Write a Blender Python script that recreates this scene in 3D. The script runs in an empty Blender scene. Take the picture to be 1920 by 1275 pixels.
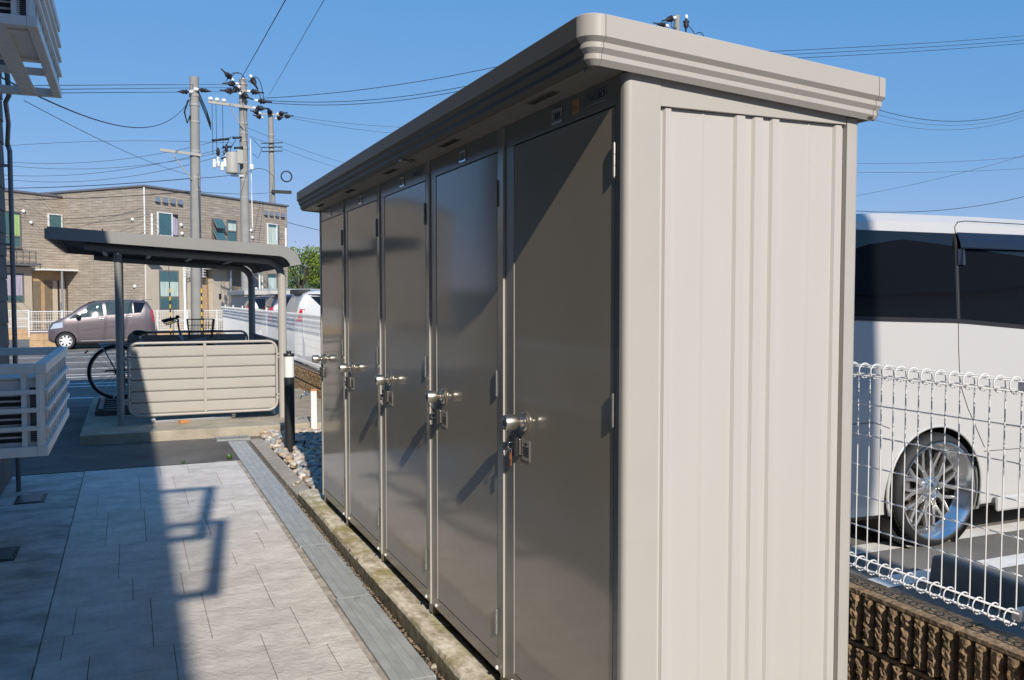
import bpy, bmesh, math, random
import numpy as np
from mathutils import Vector, Matrix
R = math.radians
rnd = random.Random(7)
scene = bpy.context.scene
COL = scene.collection

# ------------------------------------------------------------------ camera, sky, sun, exposure
cam_d = bpy.data.cameras.new('camera'); cam = bpy.data.objects.new('camera', cam_d); COL.objects.link(cam)
cam_d.sensor_fit = 'HORIZONTAL'; cam_d.sensor_width = 36.0; cam_d.lens = 31.125
cam_d.clip_start = 0.05; cam_d.clip_end = 4000
cam.location = (0, 0, 1.5)
cam.rotation_euler = (R(90 - 2.71), 0, R(-23.367))
scene.camera = cam
SUN = Vector((0.118, 1.0, -0.615)).normalized()          # direction the light travels
elev = math.asin(-SUN.z); azim = math.atan2(-SUN.x, -SUN.y)   # azimuth of the sun, from +Y towards +X
w = bpy.data.worlds.new('World'); scene.world = w; w.use_nodes = True
wn = w.node_tree.nodes; wl = w.node_tree.links
sky = wn.new('ShaderNodeTexSky'); sky.sky_type = 'NISHITA'; sky.sun_disc = False
sky.sun_elevation = elev; sky.sun_rotation = azim
sky.altitude = 50; sky.air_density = 1.0; sky.dust_density = 0.0; sky.ozone_density = 8.0
wn['Background'].inputs['Strength'].default_value = 0.1
# one colour response for the whole sky: clear deep blue that does not burn out towards the horizon
sp = wn.new('ShaderNodeSeparateColor'); cb = wn.new('ShaderNodeCombineColor'); wl.new(sky.outputs[0], sp.inputs[0])
for i_, (k_, g_) in enumerate(((1.19, 0.80), (2.40, 0.40), (4.62, 0.25))):
    pw = wn.new('ShaderNodeMath'); pw.operation = 'POWER'; pw.inputs[1].default_value = g_
    ml = wn.new('ShaderNodeMath'); ml.operation = 'MULTIPLY'; ml.inputs[1].default_value = k_
    wl.new(sp.outputs[i_], pw.inputs[0]); wl.new(pw.outputs[0], ml.inputs[0]); wl.new(ml.outputs[0], cb.inputs[i_])
wl.new(cb.outputs[0], wn['Background'].inputs['Color'])
sl = bpy.data.lights.new('sun', 'SUN'); sl.energy = 5.0; sl.angle = R(0.5); sl.color = (1.0, 0.925, 0.815)
sun = bpy.data.objects.new('sun', sl); COL.objects.link(sun); sun.location = (0, -20, 30)
sun.rotation_euler = SUN.to_track_quat('-Z', 'Y').to_euler()
vs = scene.view_settings; vs.view_transform = 'Standard'; vs.look = 'None'; vs.exposure = 0.0; vs.gamma = 1.0
vs.use_curve_mapping = False

# ------------------------------------------------------------------ materials
def mat(name, col, rough=0.5, metal=0.0, var=0.0, vs_=6.0, bump=0.0, bs=80.0, coat=0.0, col2=None, spec=0.5,
        stretch=(1, 1, 1), orand=0.0, lo=0.35, hi=0.65, rvar=0.0):
    m = bpy.data.materials.new(name); m.use_nodes = True
    n = m.node_tree.nodes; l = m.node_tree.links; b = n['Principled BSDF']
    b.inputs['Base Color'].default_value = (*col, 1); b.inputs['Roughness'].default_value = rough
    b.inputs['Metallic'].default_value = metal; b.inputs['Specular IOR Level'].default_value = spec
    if coat: b.inputs['Coat Weight'].default_value = coat; b.inputs['Coat Roughness'].default_value = 0.03
    geo = n.new('ShaderNodeNewGeometry'); mp = n.new('ShaderNodeMapping'); mp.inputs['Scale'].default_value = stretch
    l.new(geo.outputs['Position'], mp.inputs['Vector'])
    last = None
    if var or col2:
        t = n.new('ShaderNodeTexNoise'); t.inputs['Scale'].default_value = vs_; t.inputs['Detail'].default_value = 7
        t.inputs['Roughness'].default_value = 0.62
        l.new(mp.outputs[0], t.inputs['Vector'])
        r = n.new('ShaderNodeMapRange'); r.inputs[1].default_value = lo; r.inputs[2].default_value = hi
        l.new(t.outputs['Fac'], r.inputs[0])
        mx = n.new('ShaderNodeMix'); mx.data_type = 'RGBA'
        c2 = col2 if col2 else tuple(min(1, c * (1 + var)) for c in col)
        c1 = col if col2 else tuple(c * (1 - var) for c in col)
        mx.inputs[6].default_value = (*c1, 1); mx.inputs[7].default_value = (*c2, 1)
        l.new(r.outputs[0], mx.inputs[0]); last = mx.outputs[2]
        if rvar:
            rr = n.new('ShaderNodeMapRange'); rr.inputs[3].default_value = rough - rvar; rr.inputs[4].default_value = rough + rvar
            l.new(t.outputs['Fac'], rr.inputs[0]); l.new(rr.outputs[0], b.inputs['Roughness'])
    if orand:
        oi = n.new('ShaderNodeObjectInfo'); hs = n.new('ShaderNodeHueSaturation')
        r2 = n.new('ShaderNodeMapRange'); r2.inputs[3].default_value = 1 - orand; r2.inputs[4].default_value = 1 + orand
        l.new(oi.outputs['Random'], r2.inputs[0]); l.new(r2.outputs[0], hs.inputs['Value'])
        if last: l.new(last, hs.inputs['Color'])
        else: hs.inputs['Color'].default_value = (*col, 1)
        last = hs.outputs[0]
    if last: l.new(last, b.inputs['Base Color'])
    if bump:
        t2 = n.new('ShaderNodeTexNoise'); t2.inputs['Scale'].default_value = bs; t2.inputs['Detail'].default_value = 6
        l.new(mp.outputs[0], t2.inputs['Vector'])
        bp = n.new('ShaderNodeBump'); bp.inputs['Strength'].default_value = 1.0; bp.inputs['Distance'].default_value = bump
        l.new(t2.outputs['Fac'], bp.inputs['Height']); l.new(bp.outputs[0], b.inputs['Normal'])
    return m
def nodes(m): return m.node_tree.nodes, m.node_tree.links, m.node_tree.nodes['Principled BSDF']

M = {}
M['asphalt'] = mat('asphalt', (0.125, 0.115, 0.102), 0.9, var=0.28, vs_=1.6, bump=0.004, bs=160)
M['asphalt_lot'] = mat('asphalt_lot', (0.17, 0.16, 0.145), 0.9, var=0.22, vs_=0.9, bump=0.004, bs=160)
M['line_paint'] = mat('line_paint', (0.72, 0.71, 0.68), 0.7, var=0.12, vs_=9, bump=0.001, bs=150)
M['grout'] = mat('grout', (0.22, 0.20, 0.175), 0.95, var=0.4, vs_=12, bump=0.004, bs=90)
M['border_conc'] = mat('border_conc', (0.40, 0.35, 0.29), 0.95, var=0.35, vs_=14, bump=0.004, bs=90)
# stamped concrete: pale, with greyish release-powder blotches and slate-like relief
m = mat('stamped_concrete', (0.56, 0.508, 0.45), 0.8, col2=(0.82, 0.755, 0.685), vs_=4.5, orand=0.06, stretch=(1, 1.5, 1), lo=0.27, hi=0.66)
n, l, b = nodes(m)
geo = n['Geometry'] if 'Geometry' in n else [x for x in n if x.type == 'NEW_GEOMETRY'][0]
t = n.new('ShaderNodeTexNoise'); t.inputs['Scale'].default_value = 7.0; t.inputs['Detail'].default_value = 12; t.inputs['Roughness'].default_value = 0.8; t.inputs['Distortion'].default_value = 0.5
l.new(geo.outputs['Position'], t.inputs['Vector'])
bp = n.new('ShaderNodeBump'); bp.inputs['Strength'].default_value = 0.9; bp.inputs['Distance'].default_value = 0.016
l.new(t.outputs['Fac'], bp.inputs['Height'])
tb = n.new('ShaderNodeTexNoise'); tb.inputs['Scale'].default_value = 15; tb.inputs['Detail'].default_value = 6; tb.inputs['Roughness'].default_value = 0.55; tb.inputs['Distortion'].default_value = 2.2
l.new(geo.outputs['Position'], tb.inputs['Vector'])
bp2 = n.new('ShaderNodeBump'); bp2.inputs['Strength'].default_value = 0.9; bp2.inputs['Distance'].default_value = 0.006
l.new(tb.outputs['Fac'], bp2.inputs['Height']); l.new(bp.outputs[0], bp2.inputs['Normal']); l.new(bp2.outputs[0], b.inputs['Normal'])
t3 = n.new('ShaderNodeTexNoise'); t3.inputs['Scale'].default_value = 13; t3.inputs['Detail'].default_value = 12; t3.inputs['Roughness'].default_value = 0.8; t3.inputs['Distortion'].default_value = 0.6
l.new(geo.outputs['Position'], t3.inputs['Vector'])
mr = n.new('ShaderNodeMapRange'); mr.inputs[1].default_value = 0.52; mr.inputs[2].default_value = 0.70; mr.inputs[4].default_value = 0.6
l.new(t3.outputs['Fac'], mr.inputs[0])
mx = n.new('ShaderNodeMix'); mx.data_type = 'RGBA'; mx.inputs[7].default_value = (0.40, 0.39, 0.35, 1)
src = b.inputs['Base Color'].links[0].from_socket
l.new(src, mx.inputs[6]); l.new(mr.outputs[0], mx.inputs[0]); l.new(mx.outputs[2], b.inputs['Base Color'])
M['stamped'] = m
M['stamped_dirty'] = mat('stamped_dirty', (0.30, 0.27, 0.24), 0.85, col2=(0.66, 0.61, 0.56), vs_=3.4, bump=0.006, bs=20, lo=0.3, hi=0.62, stretch=(1, 1.6, 1))
M['drain'] = mat('drain_grey', (0.40, 0.41, 0.40), 0.55, var=0.13, vs_=7, bump=0.0015, bs=130, orand=0.04, stretch=(3, 1, 1))
M['drain_groove'] = mat('drain_groove', (0.30, 0.305, 0.30), 0.7)
M['kerb'] = mat('kerb_concrete', (0.36, 0.315, 0.255), 0.95, var=0.16, vs_=9, bump=0.003, bs=120, orand=0.06)
M['slab'] = mat('slab_concrete', (0.37, 0.325, 0.25), 0.92, var=0.2, vs_=3.5, bump=0.004, bs=70)
# mossy weathered sleeper
m = mat('mossy_sleeper', (0.33, 0.27, 0.165), 0.95, col2=(0.78, 0.69, 0.55), vs_=8, bump=0.008, bs=24, stretch=(2.2, 1.0, 2), lo=0.36, hi=0.62)
n, l, b = nodes(m)
geo = [x for x in n if x.type == 'NEW_GEOMETRY'][0]
t = n.new('ShaderNodeTexNoise'); t.inputs['Scale'].default_value = 6; t.inputs['Detail'].default_value = 8; t.inputs['Distortion'].default_value = 0.4
l.new(geo.outputs['Position'], t.inputs['Vector'])
mr = n.new('ShaderNodeMapRange'); mr.inputs[1].default_value = 0.48; mr.inputs[2].default_value = 0.62; mr.inputs[4].default_value = 0.8
l.new(t.outputs['Fac'], mr.inputs[0])
mx = n.new('ShaderNodeMix'); mx.data_type = 'RGBA'; mx.inputs[7].default_value = (0.30, 0.255, 0.08, 1)
src = b.inputs['Base Color'].links[0].from_socket
l.new(src, mx.inputs[6]); l.new(mr.outputs[0], mx.inputs[0]); l.new(mx.outputs[2], b.inputs['Base Color'])
M['sleeper'] = m
geo = [x for x in n if x.type == 'NEW_GEOMETRY'][0]       # pale saw marks across the grain
mp3 = n.new('ShaderNodeMapping'); mp3.inputs['Rotation'].default_value = (0, 0, R(28)); mp3.inputs['Scale'].default_value = (2.2, 22, 1)
l.new(geo.outputs['Position'], mp3.inputs['Vector'])
t4 = n.new('ShaderNodeTexNoise'); t4.inputs['Scale'].default_value = 1.7; t4.inputs['Detail'].default_value = 5; l.new(mp3.outputs[0], t4.inputs['Vector'])
mr4 = n.new('ShaderNodeMapRange'); mr4.inputs[1].default_value = 0.56; mr4.inputs[2].default_value = 0.70; mr4.inputs[4].default_value = 0.55; l.new(t4.outputs['Fac'], mr4.inputs[0])
mx4 = n.new('ShaderNodeMix'); mx4.data_type = 'RGBA'; mx4.inputs[7].default_value = (0.78, 0.70, 0.58, 1)
src = b.inputs['Base Color'].links[0].from_socket
l.new(src, mx4.inputs[6]); l.new(mr4.outputs[0], mx4.inputs[0]); l.new(mx4.outputs[2], b.inputs['Base Color'])
M['sleeper_side'] = mat('mossy_shaded_sleeper_side', (0.07, 0.06, 0.035), 1.0, col2=(0.24, 0.20, 0.12), vs_=22, bump=0.008, bs=40, lo=0.35, hi=0.7)  # moss and soil on the front face, its shade also darkened into the colour
M['soil'] = mat('soil', (0.20, 0.15, 0.10), 1.0, var=0.45, vs_=25, bump=0.01, bs=60)
# shed
M['beige'] = mat('beige_paint', (0.42, 0.395, 0.362), 0.42, var=0.02, vs_=3, bump=0.0002, bs=400, spec=0.4)
M['panel'] = mat('panel_paint', (0.478, 0.452, 0.424), 0.45, var=0.012, vs_=2.5, stretch=(3, 1, 0.5), bump=0.0002, bs=300, spec=0.4)
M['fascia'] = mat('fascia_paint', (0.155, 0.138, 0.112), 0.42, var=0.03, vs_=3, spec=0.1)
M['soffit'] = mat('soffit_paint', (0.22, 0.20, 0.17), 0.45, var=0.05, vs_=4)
M['door'] = mat('door_paint', (0.345, 0.302, 0.234), 0.10, var=0.035, vs_=1.2, spec=0.6)
M['stile'] = mat('stile_paint', (0.24, 0.222, 0.185), 0.22, var=0.04, vs_=3)
M['edge'] = mat('bare_edge', (0.42, 0.40, 0.37), 0.4)
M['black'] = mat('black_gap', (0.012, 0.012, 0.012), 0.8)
M['steel'] = mat('brushed_steel', (0.56, 0.525, 0.475), 0.36, metal=1.0, var=0.06, vs_=40)
M['chrome'] = mat('chrome', (0.8, 0.8, 0.8), 0.08, metal=1.0)
M['hinge'] = mat('hinge_metal', (0.5, 0.49, 0.47), 0.35, metal=0.9)
M['sticker'] = mat('clear_label', (0.37, 0.35, 0.305), 0.3)
M['plate'] = mat('name_plate', (0.33, 0.33, 0.32), 0.3)
M['ink'] = mat('ink', (0.02, 0.02, 0.022), 0.5)
M['orange_sticker'] = mat('orange_sticker', (0.62, 0.36, 0.15), 0.5, var=0.1, vs_=60)
M['white_plastic'] = mat('white_plastic', (0.78, 0.76, 0.72), 0.4, var=0.04, vs_=20)
M['brown_tag'] = mat('brown_tag', (0.25, 0.09, 0.04), 0.4)
# walls, cladding
M['wall_dark'] = mat('left_cladding', (0.15, 0.135, 0.12), 0.85, var=0.12, vs_=4, bump=0.004, bs=30)
M['split_block'] = mat('split_face_block', (0.17, 0.115, 0.062), 0.97, col2=(0.36, 0.245, 0.145), vs_=26, bump=0.012, bs=48, orand=0.08)
M['mortar'] = mat('mortar', (0.15, 0.11, 0.075), 1.0, var=0.2, vs_=20)
M['wire_white'] = mat('white_wire', (0.70, 0.695, 0.69), 0.35, spec=0.4)
M['stopgrey'] = mat('wheel_stop', (0.16, 0.165, 0.155), 0.85, var=0.15, vs_=6, bump=0.003, bs=60)
# shelter
M['sh_beige'] = mat('shelter_beige', (0.415, 0.385, 0.345), 0.42, var=0.03, vs_=4)
M['sh_grey'] = mat('shelter_grey', (0.24, 0.235, 0.225), 0.42, var=0.04, vs_=3)
M['sh_dark'] = mat('shelter_dark', (0.10, 0.10, 0.098), 0.5)
M['galv'] = mat('galvanised', (0.55, 0.56, 0.57), 0.35, metal=0.8, var=0.1, vs_=30)
M['rubber'] = mat('rubber', (0.02, 0.02, 0.021), 0.7, bump=0.0006, bs=300)
M['bike_silver'] = mat('bike_silver', (0.50, 0.55, 0.58), 0.3, metal=0.55)
M['leather'] = mat('black_vinyl', (0.02, 0.02, 0.022), 0.45)
M['bollard'] = mat('bollard_black', (0.018, 0.019, 0.02), 0.42)
M['lens'] = mat('bollard_lens', (0.78, 0.76, 0.71), 0.35)
M['tapwhite'] = mat('tap_white', (0.77, 0.75, 0.71), 0.5, var=0.05, vs_=10)
M['orange_wood'] = mat('orange_wood', (0.50, 0.22, 0.08), 0.8, var=0.2, vs_=30)
M['lid'] = mat('iron_lid', (0.07, 0.085, 0.10), 0.45, var=0.2, vs_=20)
M['grate'] = mat('steel_grate', (0.42, 0.44, 0.46), 0.45, metal=0.6)
M['ac_white'] = mat('ac_white', (0.76, 0.76, 0.74), 0.5, var=0.05, vs_=6)
M['ac_dark'] = mat('ac_dark', (0.012, 0.013, 0.014), 0.6)
M['ac_fin'] = mat('ac_fins', (0.20, 0.195, 0.19), 0.5, metal=0.4)
M['pipe_grey'] = mat('pipe_grey', (0.20, 0.205, 0.22), 0.5)
# vehicles
def paint(name, col, metal=0.0, rough=0.3):
    return mat(name, col, rough, metal=metal, coat=1.0, var=0.01, vs_=2)
M['van_white'] = paint('van_white', (0.52, 0.51, 0.50))
M['van_white_b'] = paint('pearl_white', (0.54, 0.535, 0.53))
M['mauve'] = paint('mauve_metallic', (0.165, 0.14, 0.15), 0.5, 0.35)
M['navy'] = paint('navy_paint', (0.03, 0.036, 0.06), 0.2)
M['dark_grey_paint'] = paint('charcoal_paint', (0.06, 0.06, 0.065), 0.3)
M['glass_dark'] = mat('privacy_glass', (0.006, 0.007, 0.010), 0.015, spec=0.62)
M['glass_car'] = mat('car_glass', (0.05, 0.075, 0.08), 0.02, spec=0.6)
M['visor'] = mat('smoked_visor', (0.012, 0.015, 0.028), 0.08, spec=0.7)
M['seam'] = mat('panel_seam', (0.05, 0.05, 0.055), 0.6)
M['red_lamp'] = mat('red_lamp', (0.55, 0.02, 0.03), 0.12, coat=1.0)
M['head_lamp'] = mat('head_lamp', (0.75, 0.77, 0.80), 0.08, metal=0.55)
M['alloy'] = mat('polished_alloy', (0.78, 0.77, 0.76), 0.2, metal=1.0)
M['alloy_grey'] = mat('grey_alloy', (0.50, 0.49, 0.475), 0.3, metal=0.8)
M['alloy_white'] = mat('silver_alloy', (0.72, 0.72, 0.73), 0.4, metal=0.3)
M['plastic_black'] = mat('black_plastic', (0.018, 0.018, 0.02), 0.5)
M['caliper'] = mat('brake_disc', (0.12, 0.10, 0.08), 0.4, metal=0.7)
# far
M['pole'] = mat('concrete_pole', (0.27, 0.265, 0.25), 0.9, var=0.08, vs_=3)
M['cable'] = mat('black_cable', (0.012, 0.012, 0.016), 0.6)
M['cable_thin'] = mat('grey_cable', (0.05, 0.06, 0.085), 0.6)
M['arm'] = mat('weathered_steel', (0.33, 0.33, 0.32), 0.6)
M['porcelain'] = mat('porcelain', (0.80, 0.80, 0.78), 0.25)
M['transformer'] = mat('transformer_grey', (0.36, 0.35, 0.32), 0.6)
M['frame_white'] = mat('window_white', (0.72, 0.72, 0.72), 0.4)
M['frame_grey'] = mat('window_grey', (0.16, 0.155, 0.15), 0.45)
M['glass_win'] = mat('window_glass', (0.06, 0.14, 0.155), 0.02, spec=0.7)
M['curtain'] = mat('curtain_pale', (0.50, 0.60, 0.55), 0.9, var=0.2, vs_=14, stretch=(1, 1, 0.05))
M['curtain_lilac'] = mat('curtain_lilac', (0.42, 0.38, 0.48), 0.9, var=0.25, vs_=14, stretch=(1, 1, 0.05))
M['curtain_green'] = mat('curtain_green', (0.36, 0.52, 0.20), 0.9, var=0.2, vs_=14, stretch=(1, 1, 0.05))
M['render_beige'] = mat('beige_render', (0.50, 0.43, 0.34), 0.9, var=0.05, vs_=2)
M['roof_edge'] = mat('roof_edge', (0.14, 0.145, 0.165), 0.5)
M['door_brown'] = mat('door_brown', (0.20, 0.155, 0.11), 0.6, var=0.08, vs_=5)
M['tile_tan'] = mat('tile_tan', (0.46, 0.31, 0.18), 0.9, var=0.15, vs_=8)
M['yellow'] = mat('guard_yellow', (0.65, 0.42, 0.03), 0.5)
M['garage'] = mat('garage_grey', (0.46, 0.45, 0.43), 0.7, var=0.04, vs_=2)
M['leaf'] = mat('leaf', (0.16, 0.235, 0.03), 0.6, var=0.4, vs_=1.6)
M['leaf2'] = mat('weed_leaf', (0.09, 0.18, 0.03), 0.6, var=0.2, vs_=40)
M['bark'] = mat('bark', (0.09, 0.075, 0.06), 0.95, var=0.2, vs_=10)
M['dry_leaf'] = mat('dry_leaf', (0.42, 0.24, 0.08), 0.8, var=0.25, vs_=50)
M['hill'] = mat('hill_green', (0.07, 0.10, 0.07), 1.0, var=0.3, vs_=0.01)
# brick-look cladding of the far apartments: too far away to tell the courses apart singly
m = mat('far_cladding', (0.40, 0.305, 0.215), 0.9); n, l, b = nodes(m)
tc = n.new('ShaderNodeTexCoord'); mp = n.new('ShaderNodeMapping'); mp.inputs['Scale'].default_value = (1, 1, 1)
l.new(tc.outputs['UV'], mp.inputs['Vector'])
br = n.new('ShaderNodeTexBrick'); br.inputs['Scale'].default_value = 1.0; br.inputs['Brick Width'].default_value = 0.75; br.inputs['Row Height'].default_value = 0.125
br.inputs['Mortar Size'].default_value = 0.009; br.inputs['Mortar Smooth'].default_value = 0.5; br.offset = 0.37; br.inputs['Bias'].default_value = -0.1
br.inputs['Color1'].default_value = (0.40, 0.345, 0.285, 1); br.inputs['Color2'].default_value = (0.345, 0.29, 0.235, 1); br.inputs['Mortar'].default_value = (0.24, 0.20, 0.155, 1)
l.new(mp.outputs[0], br.inputs['Vector'])
t = n.new('ShaderNodeTexNoise'); t.inputs['Scale'].default_value = 1.6; t.inputs['Detail'].default_value = 8
mp2 = n.new('ShaderNodeMapping'); mp2.inputs['Scale'].default_value = (1, 6, 1); l.new(tc.outputs['UV'], mp2.inputs['Vector']); l.new(mp2.outputs[0], t.inputs['Vector'])
mr = n.new('ShaderNodeMapRange'); mr.inputs[1].default_value = 0.3; mr.inputs[2].default_value = 0.7; mr.inputs[3].default_value = 0.78; mr.inputs[4].default_value = 1.2
l.new(t.outputs['Fac'], mr.inputs[0])
mx = n.new('ShaderNodeMix'); mx.data_type = 'RGBA'; mx.blend_type = 'MULTIPLY'; mx.inputs[0].default_value = 1.0
l.new(br.outputs['Color'], mx.inputs[6]); l.new(mr.outputs[0], mx.inputs[7]); l.new(mx.outputs[2], b.inputs['Base Color'])
bp = n.new('ShaderNodeBump'); bp.inputs['Distance'].default_value = 0.012; l.new(br.outputs['Fac'], bp.inputs['Height']); bp.invert = True; l.new(bp.outputs[0], b.inputs['Normal'])
M['far_clad'] = m
# clear glass of the open casements
m = bpy.data.materials.new('clear_pane'); m.use_nodes = True; n, l, b = nodes(m)
b.inputs['Base Color'].default_value = (0.75, 0.85, 0.83, 1); b.inputs['Roughness'].default_value = 0.0; b.inputs['Alpha'].default_value = 0.12
M['clear'] = m
# pebbles: colour per stone
m = mat('pebble', (0.4, 0.35, 0.3), 0.8, bump=0.003, bs=90); n, l, b = nodes(m)
at = n.new('ShaderNodeAttribute'); at.attribute_name = 'Col'; l.new(at.outputs['Color'], b.inputs['Base Color'])
M['pebble'] = m

# ------------------------------------------------------------------ mesh helpers
WOFF = {}
def woff(o):
    v = Vector((0, 0, 0))
    while o is not None:
        v = v + Vector(o.location); o = o.parent
    return v
class MB:
    def __init__(s): s.v = []; s.f = []; s.uv = None
    def add(s, vs, fs):
        k = len(s.v); s.v += [tuple(p) for p in vs]; s.f += [tuple(i + k for i in f) for f in fs]; return s
    def box(s, x0, y0, z0, x1, y1, z1):
        if x0 > x1: x0, x1 = x1, x0
        if y0 > y1: y0, y1 = y1, y0
        if z0 > z1: z0, z1 = z1, z0
        return s.add([(x0,y0,z0),(x1,y0,z0),(x1,y1,z0),(x0,y1,z0),(x0,y0,z1),(x1,y0,z1),(x1,y1,z1),(x0,y1,z1)],
                     [(0,3,2,1),(4,5,6,7),(0,1,5,4),(1,2,6,5),(2,3,7,6),(3,0,4,7)])
    def obox(s, o, ex, ey, ez):                   # oriented box from corner o with edge vectors
        o, ex, ey, ez = map(Vector, (o, ex, ey, ez))
        P = [o, o+ex, o+ex+ey, o+ey, o+ez, o+ex+ez, o+ex+ey+ez, o+ey+ez]
        F = [(0,3,2,1),(4,5,6,7),(0,1,5,4),(1,2,6,5),(2,3,7,6),(3,0,4,7)]
        if ex.cross(ey).dot(ez) < 0: F = [f[::-1] for f in F]
        return s.add(P, F)
    def prism(s, poly, a, b, axis):               # polygon in the two other axes, extruded a..b along axis
        def mk(p, c):
            return {'x': (c, p[0], p[1]), 'y': (p[0], c, p[1]), 'z': (p[0], p[1], c)}[axis]
        n = len(poly); V = [mk(p, a) for p in poly] + [mk(p, b) for p in poly]
        F = [tuple(range(n))[::-1], tuple(range(n, 2*n))] + [(i, (i+1) % n, n+(i+1) % n, n+i) for i in range(n)]
        return s.add(V, F)
    def tube(s, pts, r, n=6, cap=True, r2=None, closed=False):
        pts = [Vector(p) for p in pts]; m = len(pts)
        if m < 2: return s
        def tang(i):
            if closed: return (pts[(i+1) % m] - pts[(i-1) % m]).normalized()
            if i == 0: return (pts[1]-pts[0]).normalized()
            if i == m-1: return (pts[-1]-pts[-2]).normalized()
            a = (pts[i]-pts[i-1]).normalized(); b = (pts[i+1]-pts[i]).normalized(); t = a+b
            return t.normalized() if t.length > 1e-6 else a
        t0 = tang(0); up = Vector((0,0,1)) if abs(t0.z) < 0.9 else Vector((1,0,0))
        nx = t0.cross(up).normalized(); V = []; pt = t0
        for i in range(m):
            t = tang(i); q = pt.rotation_difference(t); nx = (q @ nx); nx = (nx - t*nx.dot(t)).normalized(); pt = t
            ny = t.cross(nx); rr = r if r2 is None else r + (r2-r)*i/(m-1)
            for k in range(n):
                a = 2*math.pi*k/n; V.append(pts[i] + (nx*math.cos(a)+ny*math.sin(a))*rr)
        F = []
        for i in range(m if closed else m-1):
            j = (i+1) % m
            for k in range(n): F.append((i*n+k, i*n+(k+1) % n, j*n+(k+1) % n, j*n+k))
        if cap and not closed: F += [tuple(range(n))[::-1], tuple(range((m-1)*n, m*n))]
        return s.add(V, F)
    def cyl(s, p0, p1, r, n=12, r2=None): return s.tube([p0, p1], r, n, True, r2)
    def lathe(s, prof, c, axis, n=24, closed=False, cap=True):   # prof (r, h) along axis through c
        axis = Vector(axis).normalized(); up = Vector((0,0,1)) if abs(axis.z) < 0.9 else Vector((1,0,0))
        a = axis.cross(up).normalized(); bb = axis.cross(a); c = Vector(c); V = []; m = len(prof)
        for (r, h) in prof:
            for k in range(n):
                t = 2*math.pi*k/n; V.append(c + axis*h + (a*math.cos(t)+bb*math.sin(t))*r)
        F = []
        for i in range(m if closed else m-1):
            j = (i+1) % m
            for k in range(n): F.append((i*n+k, i*n+(k+1) % n, j*n+(k+1) % n, j*n+k))
        if not closed and cap:
            if prof[0][0] > 1e-6: F.append(tuple(range(n))[::-1])
            if prof[-1][0] > 1e-6: F.append(tuple(range((m-1)*n, m*n)))
        return s.add(V, F)
    def grid(s, fn, nu, nv):
        V = [fn(i/nu, j/nv) for i in range(nu+1) for j in range(nv+1)]
        F = [(i*(nv+1)+j, (i+1)*(nv+1)+j, (i+1)*(nv+1)+j+1, i*(nv+1)+j+1) for i in range(nu) for j in range(nv)]
        return s.add(V, F)
    def mesh(s, name, off=Vector((0,0,0)), fix=True):
        me = bpy.data.meshes.new(name)
        me.from_pydata([tuple(Vector(p)-off) for p in s.v], [], s.f); me.update()
        if fix:
            bm = bmesh.new(); bm.from_mesh(me); bmesh.ops.recalc_face_normals(bm, faces=bm.faces); bm.to_mesh(me); bm.free()
        return me
    def build(s, name, m, parent=None, smooth=False, bevel=0.0, loc=None, seg=2, fix=True):
        off = woff(parent) if parent else Vector((0,0,0))
        l = Vector(loc) if loc is not None else Vector((0,0,0))
        me = s.mesh(name, off + l, fix)
        o = bpy.data.objects.new(name, me); COL.objects.link(o); o.location = l
        if parent: o.parent = parent
        me.materials.append(M[m] if isinstance(m, str) else m)
        if smooth:
            for p in me.polygons: p.use_smooth = True
            if smooth == 'auto': smooth_auto(me)
        if bevel:
            bv = o.modifiers.new('bevel', 'BEVEL'); bv.width = bevel; bv.segments = seg; bv.limit_method = 'ANGLE'; bv.angle_limit = R(35)
            bv.harden_normals = False
        return o
def smooth_auto(me, ang=35):
    bm = bmesh.new(); bm.from_mesh(me)
    for e in bm.edges:
        if len(e.link_faces) == 2 and e.calc_face_angle(0) > R(ang): e.smooth = False
    bm.to_mesh(me); bm.free()
def thing(name, label, cat, loc=(0,0,0), group=None):
    o = bpy.data.objects.new(name, None); o.empty_display_size = 0.1; COL.objects.link(o); o.location = loc
    return tag(o, label, cat, group)
def tag(o, label, cat, group=None):
    o['label'] = label; o['category'] = cat
    if group: o['group'] = group
    return o
def struct(o): o['kind'] = 'structure'; return o
def stuff(o): o['kind'] = 'stuff'; return o
def share(name, me, parent, loc, rot=None, scale=None):
    o = bpy.data.objects.new(name, me); COL.objects.link(o); o.parent = parent; o.location = loc
    if rot: o.rotation_euler = rot
    if scale: o.scale = scale
    return o
def arc(cx, cy, r, a0, a1, n):
    return [(cx + r*math.cos(R(a0+(a1-a0)*i/n)), cy + r*math.sin(R(a0+(a1-a0)*i/n))) for i in range(n+1)]
def text_mesh(txt, size, m, name, parent, mtx, shear=0.0, extrude=0.0004):
    cu = bpy.data.curves.new('txt', 'FONT'); cu.body = txt; cu.size = size; cu.align_x = 'CENTER'; cu.align_y = 'CENTER'; cu.shear = shear; cu.extrude = extrude; cu.offset = size*0.012
    to = bpy.data.objects.new('txt', cu); COL.objects.link(to)
    dg = bpy.context.evaluated_depsgraph_get(); me = bpy.data.meshes.new_from_object(to.evaluated_get(dg))
    bpy.data.objects.remove(to); me.transform(mtx); me.materials.clear(); me.materials.append(M[m])
    o = bpy.data.objects.new(name, me); COL.objects.link(o); o.parent = parent
    return o
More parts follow.
